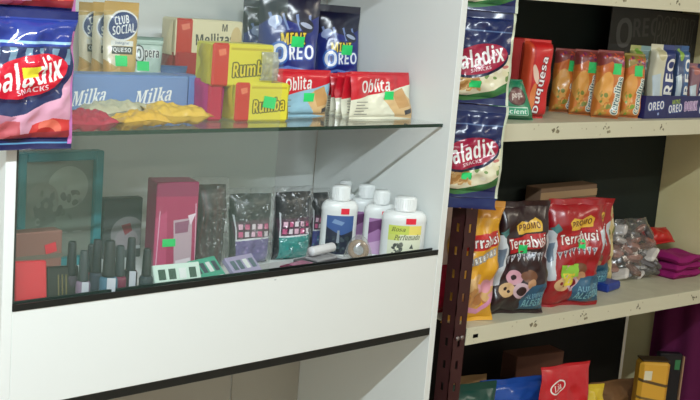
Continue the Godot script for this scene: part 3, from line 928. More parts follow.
	part(shelf, "cut_edge", slab(Vector3(0.001, SHELF - 0.0062, -0.0195), Vector3(0.898, SHELF + 0.0002, -0.0185), 0.0), mat(hue(30, 52, 42), 0.2))
	part(cab, "glass_shelf", slab(Vector3(0.001, 1.645, -0.384), Vector3(0.898, 1.651, -0.0195), 0.0), clear(hue(170, 196, 186), 0.06, 0.04))
	part(cab, "top_board", slab(Vector3(0.0003, 1.982, -0.385), Vector3(0.8985, 2.0, -0.001)), inner)

	# ------------------------------------------------------------ steel rack
	var maroon := mat(hue(58, 24, 26), 0.45)
	var steel := grained(hue(196, 194, 170), hue(210, 208, 184), 0.03, 0.45, 2.0)
	var lipm := printed(art_lip(), 0.45)
	var rack := thing("slotted_angle_rack", "cream steel shelving with dark maroon slotted corner posts beside white cabinet", "shelving", Vector3.ZERO)
	part(rack, "upright", upright(1.041, RACK_Z, 1, -1), maroon)
	part(rack, "upright", upright(2.262, RACK_Z + 0.0, -1, -1), maroon)
	part(rack, "upright", upright(1.041, -0.40, 1, 1), maroon)
	part(rack, "upright", upright(2.262, -0.40, 1, 1), maroon)
	for y in [0.425, 0.852, 1.293, 1.595]:      # bolt heads where the shelves meet the post
		for dx in [0.012, 0.026]:
			part(rack, "bolt", lathe([Vector2(0, 0), Vector2(0.0055, 0), Vector2(0.0055, 0.003), Vector2(0.004, 0.0045), Vector2(0, 0.0045)], 1, 1, 6), mat(hue(150, 140, 136), 0.35, 0.8), Vector3(1.041 + dx, y, RACK_Z), Vector3(90, 0, 0))
	rack_shelf(rack, 1.611, 1.622, 0.040, steel, lipm)
	rack_shelf(rack, 1.311, 1.311, 0.038, steel, lipm)
	rack_shelf(rack, 0.870, 0.844, 0.038, steel, lipm)
	rack_shelf(rack, 0.44, 0.44, 0.038, steel, lipm)
	part(rack, "back_board", slab(Vector3(1.045, 0.80, -0.352), Vector3(2.24, 1.98, -0.347)), mat(hue(10, 26, 22), 0.8))
	part(rack, "lower_back_board", slab(Vector3(1.045, 0.06, -0.412), Vector3(2.24, 0.80, -0.405)), mat(hue(8, 9, 10), 0.8))
	part(rack, "side_board", slab(Vector3(2.243, 0.06, -0.398), Vector3(2.258, 1.98, -0.064)), grained(hue(226, 214, 160), hue(234, 224, 176), 0.02, 0.7, 1.0))

	# cartons on the upper glass shelf, above the picture: their shade falls on the side panel
	for k in 3:
		var w: float = [0.20, 0.16, 0.22][k]
		var cb := thing("storage_carton", ["wide brown carton on the upper glass shelf at the left", "narrow brown carton on the upper glass shelf in the middle", "large brown carton on the upper glass shelf at the right"][k], "box", Vector3([0.34, 0.56, 0.77][k], 1.651, -0.22), 0, 0, 0, "cartons on the upper glass shelf")
		part(cb, "body", block(w, [0.12, 0.15, 0.13][k], 0.20, 0.002), mat(hue(160, 128, 96), 0.8))
		part(cb, "tape", slab(Vector3(-w / 2, [0.12, 0.15, 0.13][k], -0.02), Vector3(w / 2, [0.12, 0.15, 0.13][k] + 0.0005, 0.02), 0.0), mat(hue(190, 166, 120), 0.3))
	build_upper_shelf()
	build_lower_compartment()
	build_rack_top()
	build_rack_mid()
	build_rack_low()
	build_strips()

func lamp(at: Vector3, label: String, energy: float, tone: Color) -> void:
	var o := thing("tube_lamp", label, "lamp", at)
	part(o, "housing", slab(Vector3(-0.62, 0.03, -0.04), Vector3(0.62, 0.07, 0.04), 0.004), mat(hue(220, 220, 216), 0.5))
	for s in [-1.0, 1.0]:
		part(o, "socket", slab(Vector3(s * 0.6 - 0.012, -0.014, -0.02), Vector3(s * 0.6 + 0.012, 0.03, 0.02), 0.002), mat(hue(220, 220, 216), 0.5))
		part(o, "hanger", slab(Vector3(s * 0.4 - 0.004, 0.07, -0.004), Vector3(s * 0.4 + 0.004, 2.55 - at.y, 0.004), 0.0), mat(hue(150, 150, 150), 0.4, 1.0))
	var glow := StandardMaterial3D.new()
	glow.albedo_color = hue(240, 244, 240)
	glow.emission_enabled = true
	glow.emission = tone
	glow.emission_energy_multiplier = 4.0
	var t := CylinderMesh.new()
	t.top_radius = 0.013; t.bottom_radius = 0.013; t.height = 1.17
	part(o, "tube", t, glow, Vector3.ZERO, Vector3(0, 0, 90))
	for side in [-1.0, 1.0]:      # a bare tube throws light to both sides and down
		var a := AreaLight3D.new()
		a.name = "tube_glow"
		a.area_size = Vector2(1.16, 0.026)
		a.light_energy = energy
		a.light_color = tone
		a.area_range = 8.0
		a.shadow_enabled = true
		a.position = Vector3(0, -0.012, side * 0.012)
		a.rotation_degrees = Vector3(-90 - side * 50.0, 0, 0)
		o.add_child(a, true)

func build_upper_shelf() -> void:
	var green := mat(hue(40, 214, 110), 0.6)
	# blue chocolate trays
	var bt := printed(art_blue_tray(), 0.5)
	var b := carton("blue_box", "chocolate_carton", "long light blue chocolate carton lettered in white script twice", "box", bt)
	var pb: Array = PLACE["blue_box"]
	part(b, "top_flap", block(pb[6] - 0.004, 0.0012, pb[8] - 0.006, 0.0002), mat(hue(112, 140, 190), 0.5), Vector3(0, pb[7], 0))
	carton("blue_box2", "chocolate_carton", "narrow plain blue carton between long blue carton and red biscuit packet", "box", mat(hue(104, 132, 190), 0.5))
	bag("blue_pouch", "chocolate_bag", "crumpled slate blue bag peeping out behind the blue cartons", "bag", mat(hue(84, 108, 152), 0.35), 31, {"wr": 0.006})
	# cheese crackers
	var sv := printed(art_savoury(), 0.3)
	var who := ["tan cracker packet with round blue badge, frontmost of the three cracker packets", "tan cracker packet half hidden, middle of the three cracker packets", "tan cracker packet mostly hidden, leftmost of the three cracker packets"]
	for i in 3:
		var k: String = ["savoury_a", "savoury_b", "savoury_c"][i]
		bag(k, "cracker_packet", who[i], "packet", sv, 40 + i, {"e": 5.0, "ev": 8.0, "st": 0.09, "sb": 0.06, "wr": 0.003, "pinch": 0.02}, [[0.5, 0.47, 0.022, 0.018, green]] if i == 0 else [], "cracker packets behind the blue carton")
	bag("wafer_pale", "wafer_packet", "pale grey green wafer packet standing right of the cracker packets", "packet", printed(art_wafer_pale(), 0.3), 46, {"e": 5.0, "ev": 8.0, "wr": 0.003}, [[0.3, 0.62, 0.022, 0.016, green]])
	# biscuit bricks
	var fb := printed(art_finger_biscuits(), 0.32)
	var yb := printed(art_yellow_biscuits(), 0.32)
	brick("m_low", "cream biscuit packet at the bottom of the back stack", fb, hue(214, 200, 160))
	brick("m_mid", "red biscuit packet under the topmost cream packet", mat(hue(170, 30, 40), 0.35), hue(150, 26, 36))
	var mt := brick("m_top", "cream and red biscuit packet on top of the back stack", fb, hue(214, 200, 160))
	sticker_on(mt, 0.02, 0.012, 0.0295, 0.024, 0.02, mat(hue(226, 226, 70), 0.6), 6)
	var rl := brick("rum_low", "yellow and red biscuit packet standing on the glass shelf", yb, hue(196, 180, 60))
	sticker_on(rl, 0.012, 0.024, 0.0262, 0.026, 0.02, green, -8)
	var ru := brick("rum_up", "yellow and red biscuit packet on top, torn cellophane at its end", yb, hue(196, 180, 60))
	var tp := bag_spec(0.034, 0.05, 0.012, 5, {"wr": 0.01, "freq": 40.0, "st": 0.0, "sb": 0.0})
	part(ru, "torn_cellophane", bag_patch(tp, 0, 1, 0, 1, 12, 12), clear(hue(190, 190, 170), 0.5, 0.2), Vector3(0.05, 0.012, 0.032))
	brick("pink", "magenta and red biscuit packet end beside the lower yellow packet", mat(hue(186, 30, 70), 0.35), hue(190, 40, 120))
	# mini sandwich bags
	var mo := printed(art_mini_sandwich(), 0.28)
	bag("oreo_a", "biscuit_bag", "navy bag of mini biscuits standing behind the pale blue wafer packet", "bag", mo, 51, {"wr": 0.010, "freq": 13.0, "stand": true}, [[0.62, 0.57, 0.026, 0.02, green]], "navy mini biscuit bags")
	bag("oreo_b", "biscuit_bag", "navy bag of mini biscuits, rightmost, leaning on the grey side panel", "bag", mo, 52, {"wr": 0.010, "freq": 13.0, "stand": true}, [[0.66, 0.57, 0.024, 0.02, green]], "navy mini biscuit bags")
	bag("oreo_c", "biscuit_bag", "dark navy crumpled bag at the back, left of the mini biscuit bags", "bag", printed(art_mini_sandwich(), 0.28), 53, {"wr": 0.014, "freq": 16.0, "stand": true}, [], "navy mini biscuit bags")
	# wafers
	var wc := printed(art_wafer(hue(232, 232, 208)), 0.28)
	bag("obl_blue", "wafer_packet", "red and pale blue wafer packet standing left of the wafer row", "packet", printed(art_wafer(hue(150, 196, 216)), 0.28), 61, {"e": 6.0, "ev": 8.0, "st": 0.05, "sb": 0.05, "wr": 0.002, "pinch": 0.0}, [[0.6, 0.42, 0.024, 0.016, green]])
	var ord := ["frontmost", "second", "third", "fourth", "last"]
	for i in 5:
		bag("obl_%d" % i, "wafer_packet", "red and cream wafer packet, %s of the row at the right" % ord[i], "packet", wc, 62 + i, {"e": 6.0, "ev": 8.0, "st": 0.05, "sb": 0.05, "wr": 0.004, "pinch": 0.0, "sway": 0.006, "freq": 26.0}, [[0.62, 0.5, 0.024, 0.016, green]] if i == 0 else [], "red and cream wafer packets")
	# packets lying in front of the blue carton
	lying("flat_crimson", "crimson foil packet lying flat by the hanging snack bag", mat(hue(178, 44, 70), 0.22), 0.10, 0.06, 0.018, -6, 71)
	lying("flat_clear", "dull beige film packet lying behind the gold packets", mat(hue(186, 182, 152), 0.22), 0.15, 0.05, 0.026, 3, 74)
	lying("flat_gold_a", "gold foil packet lying flat at the shelf edge", mat(hue(222, 176, 66), 0.22), 0.105, 0.055, 0.016, 2, 72)
	lying("flat_gold_b", "gold and cream foil packet lying tilted before the blue carton", mat(hue(224, 184, 76), 0.22), 0.115, 0.06, 0.022, -14, 73, -7.0, 0.008)

func brick(key: String, label: String, m: Material, fin: Color) -> Node3D:
	# flow-wrapped biscuit brick: soft body, glued end fold and a back fin
	var o := placed(key, "biscuit_packet", label, "packet", "biscuit packets stacked by the middle of the glass shelf")
	var p: Array = PLACE[key]
	part(o, "body", block(p[6], p[7], p[8], 0.0035), m)
	var fm := mat(fin, 0.35)
	for s in [-1.0, 1.0]:
		var f := bag_spec(p[8] * 0.92, p[7] * 0.9, 0.006, int(p[0] * 1000) + int(s), {"wr": 0.003, "st": 0.0, "sb": 0.0, "freq": 30.0})
		part(o, "end_fold", bag_patch(f, 0, 1, 0, 1, 8, 8), fm, Vector3(s * (p[6] / 2.0 + 0.0008), p[7] * 0.05, 0), Vector3(0, s * 90.0, 0))
	return o

func lying(key: String, label: String, m: Material, l: float, w: float, t: float, turn: float, seed_: int, tilt := 0.0, raise := 0.0) -> Node3D:
	var p: Array = PLACE[key]
	var o := thing("foil_packet", label, "packet", Vector3(p[0], SHELF + t * 0.5 + 0.0015 + raise, p[2]), turn, 0, tilt, "foil packets lying before the blue carton")
	var s := bag_spec(w, l, t, seed_, {"wr": 0.007, "freq": 42.0, "st": 0.09, "sb": 0.09, "e": 5.0, "ev": 6.0})
	var inner := Node3D.new()
	for e in [["pouch", s.sb, 1.0 - s.st], ["end_seal", 0.0, s.sb], ["end_seal", 1.0 - s.st, 1.0]]:
		var q := part(o, e[0], bag_patch(s, 0, 1, e[1], e[2], 26, 34 if e[0] == "pouch" else 4), m)
		q.transform = Transform3D(Basis(Vector3(0, 0, 1), Vector3(1, 0, 0), Vector3(0, 1, 0)), Vector3(-l / 2.0, 0, 0))
	inner.free()
	return o

func build_lower_compartment() -> void:
	var green := mat(hue(40, 214, 110), 0.6)
	var red := mat(hue(230, 40, 62), 0.6)
	# framed board
	var p: Array = PLACE["teal"]
	var o := placed("teal", "picture_frame", "large teal framed picture leaning at the back left of the glazed compartment", "picture frame")
	var teal := mat(hue(56, 140, 146), 0.4)
	var w: float = p[6]
	var h: float = p[7]
	var b := 0.016
	part(o, "frame_side", slab(Vector3(-w / 2, 0, -0.012), Vector3(-w / 2 + b, h, 0.012), 0.002), teal)
	part(o, "frame_side", slab(Vector3(w / 2 - b, 0, -0.012), Vector3(w / 2, h, 0.012), 0.002), teal)
	part(o, "frame_rail", slab(Vector3(-w / 2 + b, 0, -0.012), Vector3(w / 2 - b, b, 0.012), 0.002), teal)
	part(o, "frame_rail", slab(Vector3(-w / 2 + b, h - b, -0.012), Vector3(w / 2 - b, h, 0.012), 0.002), teal)
	part(o, "picture", block(w - 2 * b, h - 2 * b, 0.004, 0.0002, 1.0), printed(art_framed(), 0.2), Vector3(0, b, 0))
	carton("emblem", "emblem_box", "small dark grey box with pale round emblem and red mark", "box", printed(art_emblem(), 0.4))
	o = carton("salmon", "cosmetics_box", "dull salmon box with red sticker behind the red box", "box", mat(hue(150, 104, 92), 0.5))
	p = PLACE["salmon"]
	part(o, "lid_line", slab(Vector3(-p[6] / 2 - 0.0006, p[7] * 0.52, -p[8] / 2 - 0.0006), Vector3(p[6] / 2 + 0.0006, p[7] * 0.6, p[8] / 2 + 0.0006), 0.0), mat(hue(120, 110, 96), 0.5))
	sticker_on(o, 0.022, p[7] * 0.62, p[8] / 2 + 0.001, 0.02, 0.016, red, 12)
	o = carton("redbox", "cosmetics_box", "bright red box in the front left corner behind the glass", "box", mat(hue(206, 34, 50), 0.4), 0.002)
	p = PLACE["redbox"]
	part(o, "lid_edge", slab(Vector3(-p[6] / 2 - 0.0004, p[7] * 0.24, p[8] / 2 - 0.004), Vector3(p[6] / 2 + 0.0004, p[7] * 0.255, p[8] / 2 + 0.0005), 0.0), mat(hue(226, 90, 110), 0.4))
	o = carton("blackbox", "cosmetics_box", "black box with faint gold stripes beside the red box", "box", mat(hue(30, 30, 26), 0.35), 0.002)
	p = PLACE["blackbox"]
	for k in 3:
		part(o, "gold_stripe", slab(Vector3(-0.008 + k * 0.006, p[7] * 0.3, p[8] / 2), Vector3(-0.006 + k * 0.006, p[7] * 0.8, p[8] / 2 + 0.0006), 0.0), mat(hue(110, 96, 50), 0.4))
	# nail polish
	var paints := [hue(70, 60, 70), hue(140, 120, 140), hue(60, 66, 80), hue(70, 110, 130), hue(120, 40, 70), hue(34, 30, 36), hue(54, 64, 70), hue(180, 30, 70)]
	var hs := [0.104, 0.094, 0.104, 0.112, 0.096, 0.104, 0.088, 0.088]
	var say := ["dark nail polish bottle, leftmost of the row, next to the black box", "mauve nail polish bottle with pale label, second of the row", "slate nail polish bottle half hidden behind the blue grey one", "tall blue grey nail polish bottle with white label, nearest the glass", "wine red nail polish bottle right of the blue grey one", "black nail polish bottle with tall dark cap and label", "short grey nail polish bottle, rightmost of the row", "bright pink nail polish bottle behind the row"]
	for i in 8:
		polish("nail%d" % i, say[i], paints[i], [hue(40, 44, 46), hue(62, 70, 72), hue(44, 50, 54)][i % 3], hs[i], 0.0145 if i == 3 else 0.0115, i in [1, 3, 5])
	# boxes and gift sets
	o = carton("pinkbox", "phone_case_box", "tall magenta box with pale handset drawing and green sticker", "box", printed(art_phone_box(), 0.3), 0.0015)
	sticker_on(o, -0.012, 0.056, 0.0256, 0.024, 0.014, green, 2)
	var film := clear(hue(226, 232, 232), 0.03, 0.18, 0.9)
	wrapped("blackbag", "hair_bundle", "dark brown hair bundle in clear film beside the magenta box", "hair bundle", printed(art_strands(), 0.5), film, 81)
	wrapped("set_a", "cosmetics_set", "clear wrapped cosmetics set with purple glitter lower half", "gift set", printed(art_gift_set(hue(110, 96, 150), hue(150, 130, 186)), 0.35), film, 82)
	wrapped("set_b", "cosmetics_set", "clear wrapped cosmetics set with teal lower half", "gift set", printed(art_gift_set(hue(28, 140, 132), hue(24, 120, 116)), 0.35), film, 83)
	wrapped("set_c", "cosmetics_set", "clear wrapped cosmetics set with violet blue lower half, beside the bottles", "gift set", printed(art_gift_set(hue(70, 80, 150), hue(60, 150, 150)), 0.35), film, 84)
	# palettes and flat packets at the front
	palette("pal_a", "mint and white eye shadow palette box by the nail polish", hue(206, 230, 216), hue(40, 80, 66), 0.088, 0.058, -24, -4)
	palette("pal_b", "green eye shadow palette card with dark windows, middle of the three", hue(70, 170, 140), hue(60, 70, 84), 0.07, 0.066, -46, 14)
	palette("pal_c", "lavender eye shadow palette card leaning at the right of the three", hue(166, 158, 190), hue(90, 110, 120), 0.07, 0.066, -50, 10)
	flat("flat_pink", "false_nail_packet", "dark red and pink packet lying by the track", hue(110, 24, 60), 0.06, 0.045, 0.008, 16, 0.0)
	flat("flat_silver", "hair_net_packet", "grey and white flat packet lying before the talc bottles", hue(90, 90, 92), 0.085, 0.055, 0.010, 10, 0.0)
	var p2: Array = PLACE["flat_silver"]
	var sup := thing("shallow_box", "shallow white box low behind the track under the flat packets", "box", Vector3(0.60, DECK, p2[2] + 0.004), 8)
	part(sup, "tray", block(0.24, 0.020, 0.085, 0.001), mat(hue(200, 204, 200), 0.5))
	part(sup, "lid", block(0.242, 0.003, 0.087, 0.0005), mat(hue(190, 194, 192), 0.5), Vector3(0, 0.020, 0))
	var roll := thing("paper_roll", "white paper roll lying on the grey flat packet", "paper roll", Vector3(p2[0] + 0.012, DECK + 0.0445, p2[2] - 0.008), 12)
	part(roll, "sheet", lathe([Vector2(0.0, -0.034), Vector2(0.0085, -0.034), Vector2(0.009, -0.032), Vector2(0.009, 0.032), Vector2(0.0085, 0.034), Vector2(0.0, 0.034)], 1.0, 1.0, 20), mat(hue(214, 214, 214), 0.5), Vector3.ZERO, Vector3(0, 0, 90))
	# hair doughnut in a clear dome
	p2 = PLACE["bun"]
	var bun := thing("hair_bun_ring", "tan hair ring under a clear grey plastic dome before the bottles", "hair ring", Vector3(p2[0], DECK, p2[2]), -30)
	var prof := []
	for k in 13:
		var a := PI / 2 * k / 12.0
		prof.append(Vector2(0.030 * cos(a), 0.064 * sin(a)))
	part(bun, "dome", lathe(prof, 1.0, 0.8, 28), clear(hue(190, 190, 184), 0.25, 0.15))
	var tor := TorusMesh.new()
	tor.inner_radius = 0.010; tor.outer_radius = 0.021; tor.rings = 32; tor.ring_segments = 14
	part(bun, "ring", tor, mat(hue(150, 120, 84), 0.8), Vector3(0.0, 0.034, 0), Vector3(62, 0, 0))
	# talc
	var white := mat(hue(232, 236, 234), 0.3)
	talc("bot_e", "white talc bottle with yellow green flower label, frontmost", 0, white, red)
	talc("bot_d", "white talc bottle with mauve label behind the yellow labelled one", 2, white, red)
	talc("bot_c", "white talc bottle with wine label in the middle of the group", 2, white, red)
	talc("bot_a", "white talc bottle with dark blue picture label, leftmost", 1, white, red)
	talc("bot_b", "white talc bottle farthest back, only its shoulder and cap showing", 1, white, red)

func wrapped(key: String, called: String, label: String, category: String, m: Material, film: Material, seed_: int) -> void:
	var p: Array = PLACE[key]
	var o := placed(key, called, label, category, "film wrapped things in the glazed compartment")
	part(o, "contents", bag_patch(bag_spec(p[6] * 0.94, p[7] * 0.92, p[8] * 0.75, seed_, {"wr": 0.004, "e": 4.0, "ev": 6.0, "st": 0.0, "sb": 0.0}), 0, 1, 0, 1, 18, 20), m)
	part(o, "clear_film", bag_patch(bag_spec(p[6] * 1.04, p[7], p[8] * 1.05, seed_ + 9, {"wr": 0.016, "freq": 44.0, "e": 4.0, "ev": 6.0, "st": 0.0, "sb": 0.0}), 0, 1, 0, 1, 44, 48), film)

func palette(key: String, label: String, base: Color, cell: Color, w: float, h: float, lean: float, turn: float) -> void:
	var p: Array = PLACE[key]
	var o := thing("eye_shadow_palette", label, "make-up palette", Vector3(p[0], DECK + 0.001, p[2]), turn, lean, 0, "eye shadow palettes at the front")
	part(o, "case", block(w, h, 0.010, 0.001), mat(base, 0.35))
	for k in 4:
		for j in 2:
			part(o, "pan", block(w * 0.15, h * 0.3, 0.001, 0.0002), mat(cell if (k + j) % 3 else hue(226, 232, 228), 0.4), Vector3(w * (-0.33 + k * 0.22), h * (0.12 + j * 0.44), 0.0052))

func flat(key: String, called: String, label: String, c: Color, w: float, d: float, t: float, turn: float, rough := 0.0) -> void:
	var p: Array = PLACE[key]
	var o := thing(called, label, "packet", Vector3(p[0], DECK + 0.0232, p[2]), turn)
	part(o, "card", block(w, t * 0.5, d, 0.001), mat(c, 0.4))
	part(o, "blister", block(w * 0.7, t * 0.6, d * 0.6, 0.002), mat(c.lightened(0.35), 0.15), Vector3(0.004, t * 0.5, 0.002))

func build_rack_top() -> void:
	var green := mat(hue(60, 206, 110), 0.6)
	bag("green_bag", "snack_bag", "green bag with dark oval badge at the left of the upper rack shelf", "bag", printed(art_green_bag(), 0.35), 91, {"wr": 0.004, "stand": true, "taper": 0.55, "st": 0.04, "sb": 0.03})
	carton("red_box", "biscuit_box", "plain red box standing behind the green bag", "box", mat(hue(176, 24, 34), 0.4))
	bag("duq", "biscuit_packet", "tall red packet with white upright lettering", "packet", printed(art_upright_red(), 0.3), 92, {"e": 7.0, "ev": 12.0, "st": 0.03, "sb": 0.03, "wr": 0.002, "pinch": 0.0})
	var cer := printed(art_cereal(hue(140, 66, 62), hue(130, 140, 60)), 0.28)
	var cer2 := printed(art_cereal(hue(150, 130, 60), hue(130, 170, 60)), 0.28)
	var say := ["orange cereal biscuit packet, leftmost of four", "orange cereal biscuit packet, second from the red packet", "orange cereal biscuit packet, third and nearest the shelf edge", "orange cereal biscuit packet with green top beside the navy tray"]
	for i in 4:
		bag("cer_%d" % (i + 1), "cereal_biscuit_packet", say[i], "packet", cer2 if i == 3 else cer, 93 + i, {"e": 6.0, "ev": 14.0, "st": 0.03, "sb": 0.02, "wr": 0.004, "pinch": 0.0, "freq": 22.0}, [[0.66 if i != 3 else 0.6, 0.74, 0.02, 0.026, green]], "orange cereal biscuit packets")
	bag("pale_pack", "biscuit_packet", "pale green and cream packet behind the orange packets", "packet", printed(art_sandwich_pack(hue(190, 190, 120), hue(150, 180, 180), hue(120, 170, 60)), 0.3), 98, {"e": 6.0, "ev": 12.0, "wr": 0.003})
	# display tray with its header card
	var p: Array = PLACE["tray"]
	var o := placed("tray", "display_tray", "navy cardboard counter tray holding sandwich biscuit packets", "tray")
	var navy := mat(hue(28, 34, 96), 0.45)
	var w: float = p[6]
	var d := 0.085
	part(o, "front_wall", block(w, p[7], 0.002, 0.0003, 1.0), printed(art_tray(), 0.45), Vector3(0, 0, d / 2))
	part(o, "bottom", block(w, 0.002, d, 0.0003), navy)
	part(o, "side_wall", block(0.002, p[7], d, 0.0003), navy, Vector3(-w / 2, 0, 0))
	part(o, "side_wall", block(0.002, p[7], d, 0.0003), navy, Vector3(w / 2, 0, 0))
	p = PLACE["sign"]
	o = placed("sign", "header_card", "dark header card with grey lettering behind the biscuit packets", "sign")
	part(o, "card", block(p[6], p[7], 0.003, 0.0004, 1.0), printed(art_header(), 0.5))
	part(o, "easel_foot", slab(Vector3(-0.02, 0, -0.035), Vector3(0.02, 0.12, -0.002), 0.001), mat(hue(40, 40, 44), 0.7))
	var cream := printed(art_sandwich_pack(hue(214, 212, 186), hue(44, 60, 120), hue(196, 190, 150)), 0.28)
	var dark := printed(art_sandwich_pack(hue(60, 80, 120), hue(60, 100, 150), hue(150, 190, 80)), 0.28)
	bag("sand_a", "sandwich_biscuit_packet", "cream and blue sandwich biscuit packet upright in the navy tray", "packet", cream, 101, {"e": 6.0, "ev": 12.0, "wr": 0.003})
	bag("sand_b", "sandwich_biscuit_packet", "blue sandwich biscuit packet with lime disc upright in the navy tray", "packet", dark, 102, {"e": 6.0, "ev": 12.0, "wr": 0.003})
	bag("sand_c", "sandwich_biscuit_packet", "dark blue and pink packet at the right end of the navy tray", "packet", printed(art_sandwich_pack(hue(150, 110, 120), hue(36, 40, 90), hue(190, 120, 110)), 0.28), 103, {"e": 6.0, "ev": 12.0, "wr": 0.003})

func build_rack_mid() -> void:
	var green := mat(hue(40, 206, 110), 0.6)
	var o := {"wr": 0.012, "freq": 18.0, "st": 0.05, "sb": 0.03, "ev": 2.6, "pinch": 0.06, "taper": 0.08, "sway": 0.010}
	bag("var_y", "biscuit_bag", "orange yellow bag of assorted biscuits behind the maroon post", "bag", printed(art_lemon_variety(), 0.3), 111, o, [], "assorted biscuit bags")
	bag("var_m", "biscuit_bag", "dark maroon bag of assorted biscuits between yellow and red bags", "bag", printed(art_variety(hue(38, 15, 22), hue(38, 15, 22)), 0.3), 112, o, [[0.42, 0.6, 0.024, 0.02, green]], "assorted biscuit bags")
	bag("var_r", "biscuit_bag", "red bag of assorted biscuits with green and yellow stickers", "bag", printed(art_variety(hue(164, 14, 28), hue(130, 14, 24)), 0.3), 113, o, [[0.56, 0.6, 0.024, 0.02, green], [0.38, 0.36, 0.06, 0.03, mat(hue(150, 206, 70), 0.6)], [0.36, 0.28, 0.036, 0.03, mat(hue(226, 206, 70), 0.6)]], "assorted biscuit bags")
	bag("var_r2", "biscuit_bag", "red bag of assorted biscuits, hidden behind the stickered red bag", "bag", printed(art_variety(hue(164, 14, 28), hue(130, 14, 24)), 0.3), 114, o, [], "assorted biscuit bags")
	var fl := canvas(120, 240, hue(216, 196, 140))
	bits(fl, 0, 0, 120, 240, 26, 12, [hue(176, 60, 50), hue(120, 130, 70), hue(230, 220, 190), hue(150, 90, 60)], 31)
	bag("floral", "pasta_bag", "cream patterned bag behind the red biscuit bags", "bag", printed(fl, 0.4), 115, o)
	var c := carton("carton", "cardboard_box", "brown cardboard box standing behind the biscuit bags", "box", mat(hue(124, 98, 76), 0.8))
	var p: Array = PLACE["carton"]
	part(c, "tape", slab(Vector3(-p[6] / 2 - 0.0004, p[7] - 0.03, p[8] / 2), Vector3(p[6] / 2 + 0.0004, p[7] - 0.012, p[8] / 2 + 0.0006), 0.0), mat(hue(170, 140, 104), 0.4))
	# clear bag of wrapped sweets: film over separate sweets
	p = PLACE["candy"]
	var bagn := placed("candy", "sweets_bag", "clear bag of white and brown wrapped sweets on the middle rack shelf", "bag")
	var sp := bag_spec(p[6], p[7] * 0.92, p[8], 121, {"wr": 0.016, "freq": 14.0, "stand": true, "st": 0.0, "sb": 0.0, "e": 2.4, "taper": 0.42, "sway": 0.012})
	part(bagn, "clear_film", bag_patch(sp, 0, 1, 0, 1, 26, 26), clear(hue(226, 226, 224), 0.08, 0.16, 0.9))
	var g := RandomNumberGenerator.new()
	g.seed = 9
	var shades := [hue(206, 200, 196), hue(110, 70, 56), hue(214, 208, 204), hue(90, 84, 84), hue(150, 100, 86), hue(222, 216, 210)]
	for k in 44:
		var u := g.randf_range(0.12, 0.88)
		var v := g.randf_range(0.06, 0.8)
		var q := bag_pt(sp, u, v, 1.0)
		q.z *= g.randf_range(-0.5, 0.72)
		var st := begin()
		add_block(st, 0.050, 0.016, 0.034, 0.006)
		part(bagn, "sweet", done(st), mat(shades[g.randi() % 6], 0.3), q - Vector3(0, 0.007, 0), Vector3(g.randf_range(-50, 50), g.randf() * 180.0, g.randf_range(-40, 40)))
	var rc := bag("redcorner", "sweets_packet", "small red packet lying on top of the clear sweets bag", "packet", mat(hue(190, 36, 34), 0.3), 123, {"wr": 0.006})
	rc.rotation_degrees.x = -50
	# folded cloth
	p = PLACE["magenta"]
	var cl := placed("magenta", "folded_cloth", "folded magenta cloth at the right end of the middle rack shelf", "cloth")
	for k in 3:
		var s := bag_spec(0.16 - k * 0.008, 0.12 - k * 0.006, 0.024, 131 + k, {"wr": 0.005, "freq": 8.0, "st": 0.0, "sb": 0.0, "e": 8.0, "ev": 8.0})
		var q := part(cl, "fold", bag_patch(s, 0, 1, 0, 1, 16, 14), mat(hue(150, 16, 104), 0.9))
		q.transform = Transform3D(Basis(Vector3(1, 0, 0), Vector3(0, 0, -1), Vector3(0, 1, 0)), Vector3(-0.12 + k * 0.004, 0.013 + k * 0.021, 0.06))
	# blue wrapper by the red bag
	p = PLACE["bluething"]
	var bl := thing("blue_packet", "small bright blue packet lying beside the red biscuit bag", "packet", Vector3(p[0], 0.8525, p[2]), 10)
	part(bl, "body", block(0.075, 0.022, 0.045, 0.004), mat(hue(30, 60, 150), 0.35))
	part(bl, "end_flap", slab(Vector3(0.0375, 0.004, -0.018), Vector3(0.048, 0.007, 0.018), 0.0005), mat(hue(40, 80, 180), 0.35))
	# things glimpsed between the cabinet and the post
	bag("gapred", "snack_bag", "red bag glimpsed between the cabinet and the maroon post", "bag", mat(hue(160, 24, 50), 0.35), 141, {"wr": 0.006})
	carton("gappale", "paper_box", "pale grey box glimpsed between the cabinet and the maroon post", "box", mat(hue(214, 190, 180), 0.6))

